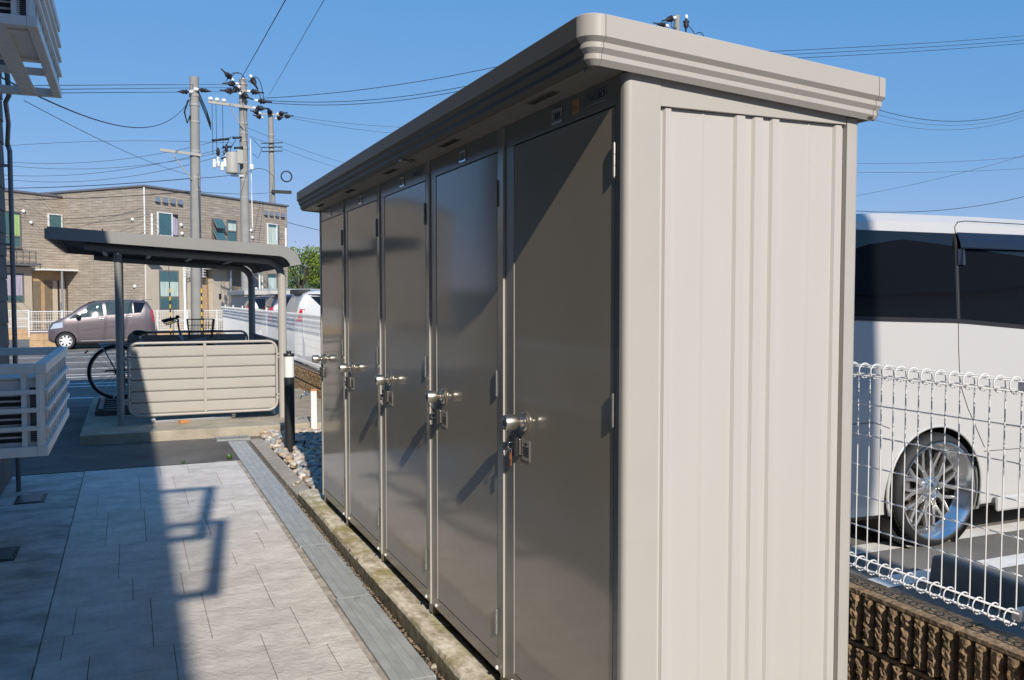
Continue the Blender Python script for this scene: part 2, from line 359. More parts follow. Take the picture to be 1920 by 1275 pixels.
def boolean_cut(o, cutter_mb):
    cme = cutter_mb.mesh('cut'); co = bpy.data.objects.new('cut', cme); COL.objects.link(co)
    # the cutter is built in the same space as the object's parent chain
    md = o.modifiers.new('cut', 'BOOLEAN'); md.object = co; md.solver = 'EXACT'; md.operation = 'DIFFERENCE'
    bpy.context.view_layer.update(); dg = bpy.context.evaluated_depsgraph_get()
    me = bpy.data.meshes.new_from_object(o.evaluated_get(dg)); mats = list(o.data.materials)
    o.modifiers.remove(md); o.data = me
    if not me.materials:
        for x in mats: me.materials.append(x)
    bpy.data.objects.remove(co)
# ------------------------------------------------------------------ ground
g = MB(); g.add([(-600,-300,-0.012),(700,-300,-0.012),(700,900,-0.012),(-600,900,-0.012)], [(0,1,2,3)])
ground = struct(g.build('ground', 'asphalt_lot'))
g = MB(); g.add([(-6.0,8.52,-0.007),(1.10,8.52,-0.007),(1.10,13.6,-0.007),(-6.0,13.6,-0.007)], [(0,1,2,3)])
apron = struct(g.build('asphalt_apron', 'asphalt'))
# painted bay lines of the car park, along X: pairs of lines between the bays
def line(x0, y0, x1, y1, z=-0.008):
    MB().add([(x0,y0,z),(x1,y0,z),(x1,y1,z),(x0,y1,z)], [(0,1,2,3)]).build('painted_line', 'line_paint', ground)
for yy in (0.85, 3.40, 3.92, 6.45, 6.97, 9.5, 10.02, 12.55, 13.07, 15.6, 16.12, 18.65):
    line(2.95, yy, 8.2, yy+0.15)
for yy in (14.75, 16.7, 17.25, 18.7, 19.3, 20.9, 23.0, 25.2, 27.0):
    line(-6.5, yy, 2.0, yy+0.15)
# pavement of stamped concrete, slab by slab
g = MB(); g.box(-0.94,-3.2,-0.10,0.880,8.46,-0.007)
pave = struct(g.build('pavement', 'grout'))
# left strip
for (a, b) in ((-3.2,-0.6),(-0.594,2.1),(2.106,5.68),(5.686,8.455)):
    MB().box(-0.935,a,-0.06,-0.385,b,0.0).build('paving_slab', 'stamped_dirty', pave, bevel=0.004)
rows = [  # (y0, y1, x cuts)
 (8.0,8.455,[0.22,0.45]),(7.42,8.0,[0.05,0.31,0.66]),(6.75,7.42,[-0.24,0.05,0.37,0.55]),(6.42,6.75,[-0.16,0.07,0.66]),
 (5.84,6.42,[-0.16,0.07,0.45,0.80]),(5.42,5.84,[-0.08,0.28,0.72]),(5.12,5.42,[-0.08,0.28,0.53]),(4.73,5.12,[-0.01,0.23,0.62]),
 (4.34,4.73,[-0.26,0.07,0.31,0.62]),(4.05,4.34,[-0.29,0.07,0.31,0.69]),(3.80,4.05,[-0.18,0.15,0.51,0.69]),(3.48,3.80,[-0.18,0.15,0.51,0.76]),
 (3.05,3.48,[-0.1,0.33,0.62]),(2.6,3.05,[-0.2,0.1,0.5]),(2.1,2.6,[0.0,0.3,0.7]),(1.6,2.1,[-0.15,0.22,0.55]),(1.0,1.6,[0.05,0.4]),
 (0.4,1.0,[-0.2,0.2,0.6]),(-0.3,0.4,[0.0,0.5]),(-1.0,-0.3,[-0.1,0.3]),(-1.7,-1.0,[0.1,0.5]),(-2.4,-1.7,[0.2]),(-3.2,-2.4,[0.0,0.5])]
def jit(a): return a + rnd.uniform(-0.006, 0.006)
for (a, b, cuts) in rows:
    xs = [-0.379] + cuts + [0.856]
    for i in range(len(xs)-1):
        t = 0.0; gj = 0.0018
        ra, rb = (0.884, 0.884) if i == len(xs)-2 else (xs[i+1]-gj, xs[i+1]-gj)
        MB().prism([(xs[i]+gj, a+0.0011), (ra, a+0.0011), (rb, b-0.0011), (xs[i]+gj, b-0.0011)], -0.06, t, 'z').build('paving_slab', 'stamped', pave)
# concrete strip between pavement and channel
def rough_strip(name, m, x0, x1, y0, y1, z0, z1, amp, parent=None, nx=4, ny=120, seed=1):
    r = random.Random(seed); s = MB()
    H = [[z1 + r.uniform(-amp, amp) for _ in range(ny+1)] for _ in range(nx+1)]
    J = [[r.uniform(-amp, amp)*1.6 for _ in range(ny+1)] for _ in range(2)]
    def fn(u, v):
        i = round(u*nx); j = round(v*ny); x = x0 + (x1-x0)*u
        if i == 0: x += J[0][j]
        if i == nx: x += J[1][j]
        return (x, y0+(y1-y0)*v, H[i][j])
    s.grid(fn, nx, ny)
    return s.build(name, m, parent, smooth=True, fix=False)
struct(rough_strip('concrete_edging', 'border_conc', 0.70, 0.96, -3.2, 8.6, 0, -0.009, 0.0022, nx=14, ny=600))
# bed below channel, sleeper and shed
struct(rough_strip('soil_bed', 'soil', 0.99, 2.46, -3.2, 9.98, 0, -0.012, 0.004, nx=60, ny=500, seed=4))

# channel covers
def cover(y0, y1, dx, i):
    o = thing('drain_cover', COVER_LABEL[i], 'drain cover', (0.918+dx, y0, 0), 'grey channel covers along the pavement')
    w = 0.176; x0 = 0.918+dx
    s = MB()
    gr = [0.0, 0.040, 0.088, 0.136, w]
    for k in range(4):
        a = x0 + gr[k] + (0.0009 if k else 0); b = x0 + gr[k+1] - (0.0009 if k < 3 else 0)
        s.box(a, y0+0.0015, -0.02, b, y1-0.0015, 0.006)
    s.build('plate', 'drain', o, bevel=0.0012)
    s = MB(); s.box(x0+0.004, y0+0.004, -0.03, x0+w-0.004, y1-0.004, 0.0048); s.build('groove_bed', 'drain_groove', o)
    # little drain holes along the grooves
    s = MB()
    for k in (1, 2, 3):
        y = y0+0.03
        while y < y1-0.03:
            s.box(x0+gr[k]-0.004, y, 0.0062, x0+gr[k]-0.0022, y+0.010, 0.0067); y += 0.024
    stuff(s.build('perforation', 'drain_groove', o))
    s = MB(); s.box(x0+0.085, y1-0.034, 0.0062, x0+0.118, y1-0.030, 0.0066); s.build('lifting_slot', 'ink', o)
ys = [9.60, 8.62, 7.60, 6.52, 5.35, 4.33, 3.28, 2.25, 1.2, 0.15, -0.9, -2.0]
ordn = ['farthest', 'second farthest', 'third farthest', 'fourth farthest']
COVER_LABEL = ['grey channel cover beside the steel grate at the far end', 'second grey channel cover from the steel grate', 'third grey channel cover, beside the last kerb stones',
 'fourth grey channel cover, beside the far end of the mossy sleeper', 'grey channel cover after the shifted joint, beside the mossy sleeper', 'nearest grey channel cover in view, with a pebble by it',
 'grey channel cover just below the picture', 'grey channel cover beside the near end of the shed', 'grey channel cover right of the camera', 'grey channel cover under the camera', 'grey channel cover behind the camera']
for i in range(len(ys)-1):
    cover(ys[i+1], ys[i], 0.0 if ys[i] > 5.36 else 0.008 - 0.012*(i-4), i)
# kerb stones by the gravel
kerb = struct(bpy.data.objects.new('kerb', None)); COL.objects.link(kerb)
for i in range(5):
    y0 = 6.52 + i*0.605
    MB().box(1.13+rnd.uniform(-.004,.004), y0, -0.08, 1.262+rnd.uniform(-.004,.004), y0+0.60, 0.028+rnd.uniform(-.004,.004)).build('kerb_stone', 'kerb', kerb, bevel=0.008)
# steel grate
o = thing('steel_grate', 'small galvanised grate at the end of the channel covers', 'grate', (0.99, 9.83, 0))
s = MB(); s.box(0.82,9.72,-0.02,0.84,9.94,0.012).box(1.14,9.72,-0.02,1.16,9.94,0.012).box(0.84,9.72,-0.02,1.14,9.735,0.012).box(0.84,9.925,-0.02,1.14,9.94,0.012); s.build('grate_frame', 'grate', o)
for i in range(14): MB().box(0.846+i*0.0215,9.736,-0.02,0.858+i*0.0215,9.924,0.011).build('grate_bar', 'grate', o)
# sleeper
def sleeper(y0, y1, label):
    s = MB(); nx, ny = 8, int((y1-y0)/0.03); r = random.Random(3)
    def fn(u, v):
        y = y0 + (y1-y0)*v; i = round(u*nx); prof = [(1.108,-0.05),(1.105,0.03),(1.104,0.082),(1.113,0.095),(1.15,0.097),(1.19,0.097),(1.225,0.096),(1.25,0.088),(1.255,-0.05)][i]
        a = 0.0016
        return (prof[0]+r.uniform(-a,a), y, prof[1]+(r.uniform(-a,a) if i > 0 and i < 8 else 0) + 0.004*math.sin(y*3.1+i))
    s.grid(fn, nx, ny)
    k = len(s.v); s.f.append(tuple(range(ny, k, ny+1))); s.f.append(tuple(range(0, k, ny+1)))
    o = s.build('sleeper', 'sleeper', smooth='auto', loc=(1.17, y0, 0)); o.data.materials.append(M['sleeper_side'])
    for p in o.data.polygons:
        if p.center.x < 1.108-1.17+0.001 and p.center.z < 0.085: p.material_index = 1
    return tag(o, label, 'sleeper')
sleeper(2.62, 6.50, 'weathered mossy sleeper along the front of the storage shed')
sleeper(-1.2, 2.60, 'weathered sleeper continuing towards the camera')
# moss, crumbs and leaves in the gap between sleeper and covers
s = MB(); r = random.Random(11)
for i in range(520):
    y = r.uniform(2.2, 6.9); x = r.uniform(1.093, 1.104); a = r.uniform(0.003, 0.010); ang = r.uniform(0, 3.1)
    s.lathe([(0.0,-a*.3),(a,0.0),(a*.6,a*.5),(0.0,a*.6)], (x, y, 0.004+r.uniform(0,.012)), (r.uniform(-.3,.3), r.uniform(-.3,.3), 1), 5)
stuff(tag(s.build('soil_crumbs', 'soil', smooth=False, fix=False), 'brown crumbs of soil between the channel covers and the sleeper', 'soil'))
def leaf(x, y, z, size, rz, label, m='dry_leaf'):
    s = MB(); c, si = math.cos(rz), math.sin(rz)
    P = [(0,0,0),(.35,.22,.10),(.75,.20,.16),(1,0,.05),(.75,-.2,.2),(.35,-.22,.12)]
    s.add([(x+size*(p[0]*c-p[1]*si), y+size*(p[0]*si+p[1]*c), z+size*p[2]) for p in P] , [(0,1,5),(1,2,4,5),(2,3,4)])
    k = len(s.v); s.add([(a,b,c2-0.0008) for a,b,c2 in s.v], [(5,1,0),(5,4,2,1),(4,3,2)])
    tag(s.build('dry_leaf', m, fix=False, loc=(x,y,z)), label, 'leaf', 'fallen leaves')
leaf(1.02,9.965,0.012,0.06,1.2,'tan leaf against the concrete slab above the steel grate')
leaf(1.118,5.02,0.006,0.05,0.9,'tan leaf in the gap beside the shifted channel joint')
leaf(1.125,6.72,0.02,0.035,0.2,'orange leaf on the channel edge at the far end of the sleeper')
leaf(1.13,4.75,0.006,0.04,2.2,'brown curled leaf lying between cover and sleeper')
leaf(1.135,4.1,0.006,0.045,2.0,'reddish leaf scrap in the gap near the middle of the sleeper')
# ------------------------------------------------------------------ gravel
def pebbles(name, label, n, region, zbase, seed, smin, smax):
    r = np.random.RandomState(seed)
    bm = bmesh.new(); bmesh.ops.create_icosphere(bm, subdivisions=2, radius=1.0); bm.verts.ensure_lookup_table()
    base = np.array([v.co[:] for v in bm.verts]); faces = np.array([[v.index for v in f.verts] for f in bm.faces]); bm.free()
    pal = np.array([(0.46,0.39,0.30),(0.54,0.47,0.38),(0.36,0.33,0.30),(0.30,0.30,0.31),(0.52,0.36,0.20),(0.60,0.55,0.47),(0.40,0.29,0.20),(0.48,0.42,0.35),(0.38,0.39,0.38)])
    V = []; F = []; Cc = []
    k = 0; nv = len(base)
    for i in range(n):
        x, y = region(r); sc = r.uniform(smin, smax)*np.array([r.uniform(.8,1.35), r.uniform(.75,1.1), r.uniform(.5,.8)])
        d = base.copy(); d *= 1 + 0.16*np.sin(base@r.uniform(-3,3,3)+r.uniform(0,6))[:,None] + 0.10*np.sin(base@r.uniform(-5,5,3)+r.uniform(0,6))[:,None]
        d *= sc; a = r.uniform(0, 6.28); t = r.uniform(-.5,.5)
        Rz = np.array([[math.cos(a),-math.sin(a),0],[math.sin(a),math.cos(a),0],[0,0,1]]); Rx = np.array([[1,0,0],[0,math.cos(t),-math.sin(t)],[0,math.sin(t),math.cos(t)]])
        d = d @ (Rz@Rx).T + np.array([x, y, zbase + r.uniform(-0.006, 0.028)])
        V.append(d); F.append(faces + k); k += nv
        c = pal[r.randint(len(pal))]*r.uniform(.75,1.2); Cc.append(np.tile(np.append(c, 1.0), (nv, 1)))
    V = np.concatenate(V); F = np.concatenate(F); Cc = np.concatenate(Cc)
    me = bpy.data.meshes.new(name); me.from_pydata(V.tolist(), [], F.tolist()); me.update()
    ca = me.color_attributes.new('Col', 'FLOAT_COLOR', 'POINT'); ca.data.foreach_set('color', Cc.ravel())
    me.polygons.foreach_set('use_smooth', [True]*len(me.polygons)); me.materials.append(M['pebble'])
    o = bpy.data.objects.new(name, me); COL.objects.link(o); stuff(o); o['label'] = label; o['category'] = 'gravel'; return o
def reg_far(r):
    return r.uniform(1.275, 2.42), 6.12 + (9.94-6.12)*r.uniform()
def reg_front(r):
    return 1.275 + 0.75*r.uniform()**1.1, r.uniform(6.3, 9.94)
pebbles('gravel', 'mixed river pebbles in the bed beside the shed', 1300, reg_front, 0.018, 5, 0.020, 0.040)
def reg_back(r): return r.uniform(2.0, 2.42), r.uniform(0.5, 9.9)
pebbles('gravel', 'strip of pebbles between the shed and the block wall', 500, reg_back, 0.012, 6, 0.02, 0.035)
# lone pebbles outside the bed
def lone(x, y, z, s_, seed, label, col=(0.40,0.36,0.28)):
    r = random.Random(seed); bm = bmesh.new(); bmesh.ops.create_icosphere(bm, subdivisions=2, radius=1)
    for v in bm.verts:
        v.co = Vector((v.co.x*s_*1.4, v.co.y*s_, v.co.z*s_*0.75))*(1+r.uniform(-.09,.09))
    me = bpy.data.meshes.new('pebble'); bm.to_mesh(me); bm.free()
    ca = me.color_attributes.new('Col', 'FLOAT_COLOR', 'POINT'); ca.data.foreach_set('color', [*col,1.0]*len(me.vertices))
    me.polygons.foreach_set('use_smooth', [True]*len(me.polygons)); me.materials.append(M['pebble'])
    o = bpy.data.objects.new('pebble', me); COL.objects.link(o); o.location = (x,y,z); o.rotation_euler = (0,0,r.uniform(0,3)); tag(o, label, 'pebble', 'loose pebbles')
lone(1.103,3.335,0.018,0.016,1,'beige pebble on the edge of the nearest channel cover')
lone(1.20,7.05,0.045,0.022,2,'flat pale pebble on the nearest kerb stone, towards the gravel')
lone(1.155,6.98,0.04,0.016,3,'small pale pebble on the channel side of the nearest kerb stone')

# ------------------------------------------------------------------ storage shed
X0, X1, Y0, Y1, ZB = 1.20, 1.995, 2.02, 6.085, 0.148
ZF, SL = 2.213, 0.0735       # roof edge height at the front, fall per metre towards the back
shed = thing('storage_shed', 'long beige steel storage shed with five glossy dark doors', 'storage shed', (X0, Y0, 0))
XF, XBk, YN, YFr = 1.05, 2.045, 1.965, 6.14
def zt(x): return ZF - (x-XF)*SL
prof = [(0,-0.004),(0.0,-0.056),(-0.0115,-0.068),(-0.0115,-0.081),(-0.022,-0.0935),(-0.022,-0.1065),(-0.034,-0.1205),(-0.036,-0.1205),(-0.036,-0.112),(-0.05,-0.112)]
prof = [(-0.004, 0.0)] + prof
def sweep(path, name, m, thick=0.0):   # path of (x, y, outward nx, ny)
    s = MB(); n = len(prof)
    for (x, y, nx, ny) in path:
        for (o_, z) in prof: s.v.append((x+nx*o_, y+ny*o_, zt(x+nx*o_)+z))
    for i in range(len(path)-1):
        for k in range(n-1): s.f.append((i*n+k, (i+1)*n+k, (i+1)*n+k+1, i*n+k+1))
    s.f.append(tuple(range(n))); s.f.append(tuple(range((len(path)-1)*n, len(path)*n))[::-1])
    return s.build(name, m, shed, smooth='auto')
rc = 0.055
YS = 3.70
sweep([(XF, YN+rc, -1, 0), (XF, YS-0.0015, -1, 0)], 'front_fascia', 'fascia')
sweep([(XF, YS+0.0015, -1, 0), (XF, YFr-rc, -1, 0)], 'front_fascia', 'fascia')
sweep([(XF+rc, YN, 0, -1), (XBk-0.035, YN, 0, -1)], 'side_fascia', 'beige')
sweep([(XF+rc, YFr, 0, 1), (XBk-0.035, YFr, 0, 1)], 'side_fascia', 'beige')
def corner(cx, cy, a0, a1, name):
    pts = []
    for i in range(11):
        a = R(a0+(a1-a0)*i/10); pts.append((cx+math.cos(a)*rc, cy+math.sin(a)*rc, math.cos(a), math.sin(a)))
    sweep(pts, name, 'beige')
corner(XF+rc, YN+rc+0.0012, 181, 269, 'corner_cap'); corner(XF+rc, YFr-rc, 91, 179, 'corner_cap')
d_ = 0.7071
sweep([(XBk-0.033, YN, 0, -1), (XBk-0.012, YN-0.001, .2, -.98), (XBk, YN+0.012, .98, -.2), (XBk, YN+0.06, 1, 0)], 'corner_cap', 'beige')
sweep([(XBk-0.033, YFr, 0, 1), (XBk, YFr-0.006, 1, .2), (XBk, YFr-0.06, 1, 0)], 'corner_cap', 'beige')
sweep([(XBk, YN+0.062, 1, 0), (XBk, YFr-0.062, 1, 0)], 'rear_gutter', 'beige')
# roof deck and soffit
s = MB(); s.add([(XF+0.004,YN+rc,zt(XF)-0.006),(XF+0.02,YN+0.02,zt(XF)-0.007),(XF+rc,YN+0.004,zt(XF+rc)-0.006),(XBk-0.012,YN+0.004,zt(XBk)-0.006),(XBk-0.004,YFr-0.012,zt(XBk)-0.006),(XF+rc,YFr-0.004,zt(XF+rc)-0.006),(XF+0.02,YFr-0.02,zt(XF)-0.007),(XF+0.004,YFr-rc,zt(XF)-0.006)], [tuple(range(8))])
s.build('roof_deck', 'beige', shed)
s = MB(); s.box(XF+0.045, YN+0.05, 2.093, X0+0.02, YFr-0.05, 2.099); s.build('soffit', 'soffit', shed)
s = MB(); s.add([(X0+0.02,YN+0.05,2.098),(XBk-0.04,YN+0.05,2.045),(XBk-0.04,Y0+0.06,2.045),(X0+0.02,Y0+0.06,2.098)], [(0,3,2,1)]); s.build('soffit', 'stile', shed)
for i in range(5):
    yc = 2.40 + 0.83*i
    f = MB(); f.box(1.118,yc-0.092,2.0905,1.150,yc+0.092,2.0925); f = f.build('soffit_vent', 'stile', shed)
    for k in range(7): MB().box(1.121,yc-0.084+k*0.0245,2.0893,1.147,yc-0.084+k*0.0245+0.014,2.0903).build('louvre', 'black', f)
# small clip under the front corner and under the fascia joint
MB().box(1.088,2.035,2.080,1.100,2.050,2.0925).build('fascia_clip', 'stile', shed)
s = MB(); s.box(1.075,YS-0.02,2.086,1.10,YS+0.02,2.0915).box(1.11,YS-0.03,2.083,1.135,YS+0.005,2.0915).box(1.115,YS-0.02,2.077,1.125,YS-0.01,2.083); s.build('joint_bracket', 'stile', shed)
# corner posts
def post(xa, xb, ya, yb, zA, zB_, name, rad_corner):
    r = 0.018
    if rad_corner == 'nf': poly = [(xb,ya)] + [(xb,yb),(xa,yb)] + arc(xa+r, ya+r, r, 180, 270, 6)
    elif rad_corner == 'nb': poly = [(xa,ya),(xa,yb),(xb,yb)] + arc(xb-r, ya+r, r, 0, -90, 6)
    else: poly = [(xa,ya),(xb,ya),(xb,yb),(xa,yb)]
    s = MB(); s.prism(poly, zA, zB_, 'z'); return s.build(name, 'beige', shed, smooth='auto')
post(X0-0.003, 1.3015, Y0, Y0+0.03, ZB, 2.087, 'corner_post', 'nf')
post(1.945, X1, Y0, Y0+0.05, ZB, 2.028, 'corner_post', 'nb')
post(X0, 1.30, Y1-0.03, Y1, ZB, 2.087, 'corner_post', '')
post(1.945, X1, Y1-0.05, Y1, ZB, 2.028, 'corner_post', '')
# tapered head trim on the near side, and the far side
for (ya, yb) in ((Y0+0.002, Y0+0.02), (Y1-0.02, Y1-0.002)):
    s = MB(); s.prism([(1.303,2.009),(1.9435,2.009),(1.9435,2.034),(1.303,2.0845)], ya, yb, 'y'); s.build('head_trim', 'beige', shed, bevel=0.001)
# ribbed side panel
hi, lo = 0.004, 0.0125
P = [(1.303,lo),(1.318,lo),(1.323,hi),(1.340,hi),(1.346,lo),(1.442,lo),(1.445,lo-.0018),(1.449,lo-.0018),(1.452,lo),(1.549,lo),(1.556,hi),(1.583,hi),(1.590,lo),(1.611,lo),(1.618,hi),(1.645,hi),
     (1.652,lo),(1.673,lo),(1.680,hi),(1.702,hi),(1.709,lo),(1.811,lo),(1.814,lo-.0018),(1.818,lo-.0018),(1.821,lo),(1.904,lo),(1.910,hi),(1.932,hi),(1.937,lo),(1.9435,lo)]
s = MB()
for z in (ZB+0.006, 2.0075):
    for (x, d) in P: s.v.append((x, Y0+0.004+d, z))
k = len(P); s.f = [(i, i+1, k+i+1, k+i) for i in range(k-1)]
s.build('side_panel', 'panel', shed, fix=False)
# dark notches where the panel ribs meet the head trim
s = MB()
for (a, b) in ((1.350,1.441),(1.453,1.548),(1.592,1.610),(1.654,1.672),(1.711,1.810),(1.823,1.902)): s.box(a, Y0+0.0148, 2.0045, b, Y0+0.0162, 2.0073)
s.build('panel_notch', 'beige', shed)
s = MB(); s.box(1.303,Y1-0.012,ZB+.006,1.943,Y1-0.006,2.0075); s.build('side_panel', 'panel', shed)
s = MB(); s.box(X1-0.03,Y0+0.05,ZB+.004,X1-0.02,Y1-0.05,2.03); s.build('rear_panel', 'panel', shed)
s = MB(); s.box(1.303,Y0+0.018,ZB-0.004,1.9435,Y0+0.03,ZB+0.0055); s.build('side_sill', 'beige', shed)
# inside lining, so that no light leaks between the doors
s = MB(); s.box(X0+0.03,Y0+0.04,ZB+0.01,X0+0.036,Y1-0.04,2.088); s.build('inner_lining', 'black', shed)
# front frame
HD = X0 + 0.004                       # header plane
s = MB()
for (a, b) in ((Y0+0.0305, 3.70-0.006), (3.70+0.006, Y1-0.031)): s.box(HD, a, 2.0165, HD+0.02, b, 2.0925)
s.build('door_header', 'stile', shed, bevel=0.0012)
# feet and plinth
for yy in (2.06, 2.86, 3.69, 4.52, 5.35, 6.02): MB().box(X0+0.012, yy, 0.098, X0+0.09, yy+0.05, ZB-0.001).build('foot', 'stile', shed)
for yy in (2.06, 6.0): MB().box(X1-0.10, yy, 0.0, X1-0.01, yy+0.06, ZB-0.006).build('foot', 'stile', shed)
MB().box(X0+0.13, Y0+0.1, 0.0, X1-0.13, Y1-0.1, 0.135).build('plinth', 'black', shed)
for i in range(5):
    Yh = 2.09 + 0.83*i; W = 0.675
    # frame pieces round this door
    ya = Y0+0.0305 if i == 0 else Yh-0.068
    pr_ = 0.0 if i == 0 else 0.0062      # near edge stands proud and falls back to the door plane
    MB().prism([(X0+0.0042-pr_, ya), (X0+0.022, ya), (X0+0.022, Yh-0.0022), (X0+0.0042, Yh-0.0022)], ZB+0.002, 2.0925 if i else 2.0160, 'z').build('hinge_stile', 'stile', shed, bevel=0.0008)
    if i: MB().box(X0+0.0042-pr_-0.0004, ya-0.0016, ZB+0.002, X0+0.006, ya-0.0001, 2.0920).build('edge_strip', 'edge', shed)
    yb = min(Yh+W+0.083, Y1-0.0312)
    if yb > Yh+W+0.01: MB().prism([(X0+0.0028, Yh+W+0.0026), (X0+0.022, Yh+W+0.0026), (X0+0.022, yb), (X0+0.0042, yb)], ZB+0.002, 2.0160, 'z').build('lock_stile', 'stile', shed, bevel=0.0006)
    if i < 4: MB().box(X0+0.0021, Yh+W+0.0012, ZB+0.05, X0+0.008, Yh+W+0.0025, 2.0155).build('edge_strip', 'edge', shed)
    MB().box(X0+0.003, Yh-0.0018, ZB, X0+0.024, min(Yh+W+0.0018, Y1-0.0312), ZB+0.046).build('bottom_rail', 'stile', shed, bevel=0.0012)
    yD = min(Yh+W, Y1-0.036)
    # a very slightly dished steel skin
    s = MB(); nz, ny = 24, 8; rr = random.Random(20+i); ph = [rr.uniform(0,6) for _ in range(6)]
    z0, z1 = ZB+0.0515, 2.0115
    def fn(u, v):
        e = math.sin(math.pi*u)**0.6*math.sin(math.pi*v)**0.6
        d = 0.0006*e*(math.sin(5.1*u+ph[0])+0.7*math.sin(9*v*2.2+ph[1]+3*u)+0.5*math.sin(16*v+ph[2]))
        return (X0+0.004+d, Yh+(yD-Yh)*u, z0+(z1-z0)*v)
    s.grid(fn, ny*2, nz*2)
    dr = s.build('door', 'door', shed, smooth=True, fix=False)
    for p in dr.data.polygons: pass
    # folded edges
    MB().box(X0+0.0045,Yh,z0,X0+0.024,Yh+0.003,z1).box(X0+0.0045,yD-0.003,z0,X0+0.024,yD,z1).box(X0+0.0045,Yh+.003,z0,X0+0.024,yD-.003,z0+.003).box(X0+0.0045,Yh+.003,z1-.003,X0+0.024,yD-.003,z1).build('edge_fold', 'door', dr)
    # knob: rose, neck, drum, key cylinder
    yk, zk = Yh+0.582, 1.09
    s = MB(); s.lathe([(0.0,-0.001),(0.031,-0.001),(0.0325,0.002),(0.0325,0.006),(0.029,0.010),(0.020,0.011)], (X0+0.002,yk,zk), (-1,0,0), 32); rose = s.build('rose', 'steel', dr, smooth='auto')
    s = MB(); s.lathe([(0.019,0.009),(0.0125,0.018),(0.0125,0.026),(0.0155,0.031),(0.0255,0.036),(0.0265,0.040),(0.0255,0.072),(0.0235,0.076),(0.012,0.0768),(0.011,0.0755),(0.0,0.0755)], (X0+0.002,yk,zk), (-1,0,0), 32); s.build('knob', 'steel', dr, smooth='auto')
    s = MB(); s.lathe([(0.0095,0.0756),(0.0095,0.0778),(0.0,0.0778)], (X0+0.002,yk,zk), (-1,0,0), 20); s.build('key_cylinder', 'ink', dr)
    # hasp below the knob with its sticker
    if i < 4 or True:
        MB().box(X0-0.018, yD-0.052, 0.966, X0-0.0145, yD-0.004, 1.030).box(X0-0.0145,yD-0.052,0.966,X0+0.003,yD-0.049,1.030).build('hasp', 'ink', dr, bevel=0.001)
        MB().box(X0-0.004, yD-0.060, 0.972, X0+0.003, yD-0.0545, 1.026).build('hasp_bar', 'steel', dr, bevel=0.0015)
        s = MB(); s.tube([(X0-0.022+0.010*math.cos(t), yD-0.028, 1.002+0.011*math.sin(t)) for t in [2*math.pi*k/14 for k in range(14)]], 0.0018, 6, closed=True); s.build('lock_ring', 'chrome', dr, smooth=True)
    st = MB(); st.box(X0+0.0015, yD-0.132, 0.960, X0+0.0026, yD-0.070, 1.030); st = st.build('caution_label', 'sticker', dr)
    s = MB(); s.box(X0+0.0006,yD-0.108,1.0125,X0+0.0014,yD-0.092,1.0175)
    for k in range(4): s.box(X0+0.0006,yD-0.123,0.975+k*0.0085,X0+0.0014,yD-0.078-0.006*(k==0),0.9785+k*0.0085)
    s.build('print', 'ink', dr)
    # hinges
    for (za, zb) in ((1.825,1.915),(1.150,1.240),(0.285,0.375)):
        s = MB()
        for k in range(3): s.cyl((X0+0.001,Yh-0.001,za+(zb-za)*k/3+0.001),(X0+0.001,Yh-0.001,za+(zb-za)*(k+1)/3-0.001),0.0052,10)
        s.cyl((X0+0.001,Yh-0.001,za-0.002),(X0+0.001,Yh-0.001,zb+0.002),0.0035,8)
        s.build('hinge', 'hinge', dr, smooth='auto')
    # rubber stops at the foot of the frame
    for yy in (Yh-0.014, yD+0.012):
        if yy < Y1-0.03: 
            s = MB(); s.lathe([(0.0075,0),(0.008,0.004),(0.005,0.008),(0.0,0.009)], (X0+0.003 if yy > Yh else X0-0.001, yy, ZB+0.018), (-1,0,0), 12); s.build('stop_button', 'white_plastic', shed, smooth=True)
    # number frame on the header
    yc = 2.437 + 0.83*i
    f = MB(); f.box(HD-0.004,yc-0.034,2.0295,HD-0.0005,yc-0.026,2.0735).box(HD-0.004,yc+0.026,2.0295,HD-0.0005,yc+0.034,2.0735).box(HD-0.004,yc-0.0262,2.0295,HD-0.0005,yc+0.0262,2.0355).box(HD-0.004,yc-0.0262,2.0675,HD-0.0005,yc+0.0262,2.0735)
    f = f.build('number_frame', 'chrome', shed, bevel=0.0008)
    MB().box(HD-0.0018,yc-0.026,2.0356,HD-0.0006,yc+0.026,2.0674).build('number_card', 'plate' if i == 0 else 'stile', f)
    if i == 0:
        s = MB()
        for k in range(3): s.box(HD-0.0024,yc-0.018+k*0.013,2.043,HD-0.0019,yc-0.010+k*0.013,2.061)
        s.build('print', 'ink', f)
# brand plates above the 1st and 3rd door from the front
for (yc, zc) in ((2.197, 2.058), (3.865, 2.058)):
    p_ = MB(); p_.box(HD-0.0025,yc-0.057,zc-0.0165,HD-0.0006,yc+0.057,zc+0.0165); p_ = p_.build('brand_plate', 'plate', shed, bevel=0.0006)
    s = MB(); q = HD-0.0031
    s.box(q,yc-0.0545,zc+0.0125,q+0.0004,yc+0.0545,zc+0.0138).box(q,yc-0.0545,zc-0.0138,q+0.0004,yc+0.0545,zc-0.0125).box(q,yc-0.0545,zc-0.0125,q+0.0004,yc-0.0532,zc+0.0125).box(q,yc+0.0532,zc-0.0125,q+0.0004,yc+0.0545,zc+0.0125)
    s.build('plate_border', 'ink', p_)
    off = woff(p_)
    # text local x -> world -Y, local y -> world Z, facing -X
    mt = Matrix(((0,0,-1,HD-0.0029-off.x),(-1,0,0,yc-off.y),(0,1,0,zc-off.z),(0,0,0,1)))
    text_mesh('TAKUBO', 0.0255, 'ink', 'lettering', p_, mt, shear=0.22, extrude=0.0002)
st = MB(); st.box(HD-0.0012,2.298,2.036,HD-0.0004,2.338,2.077); st = st.build('orange_label', 'orange_sticker', shed)
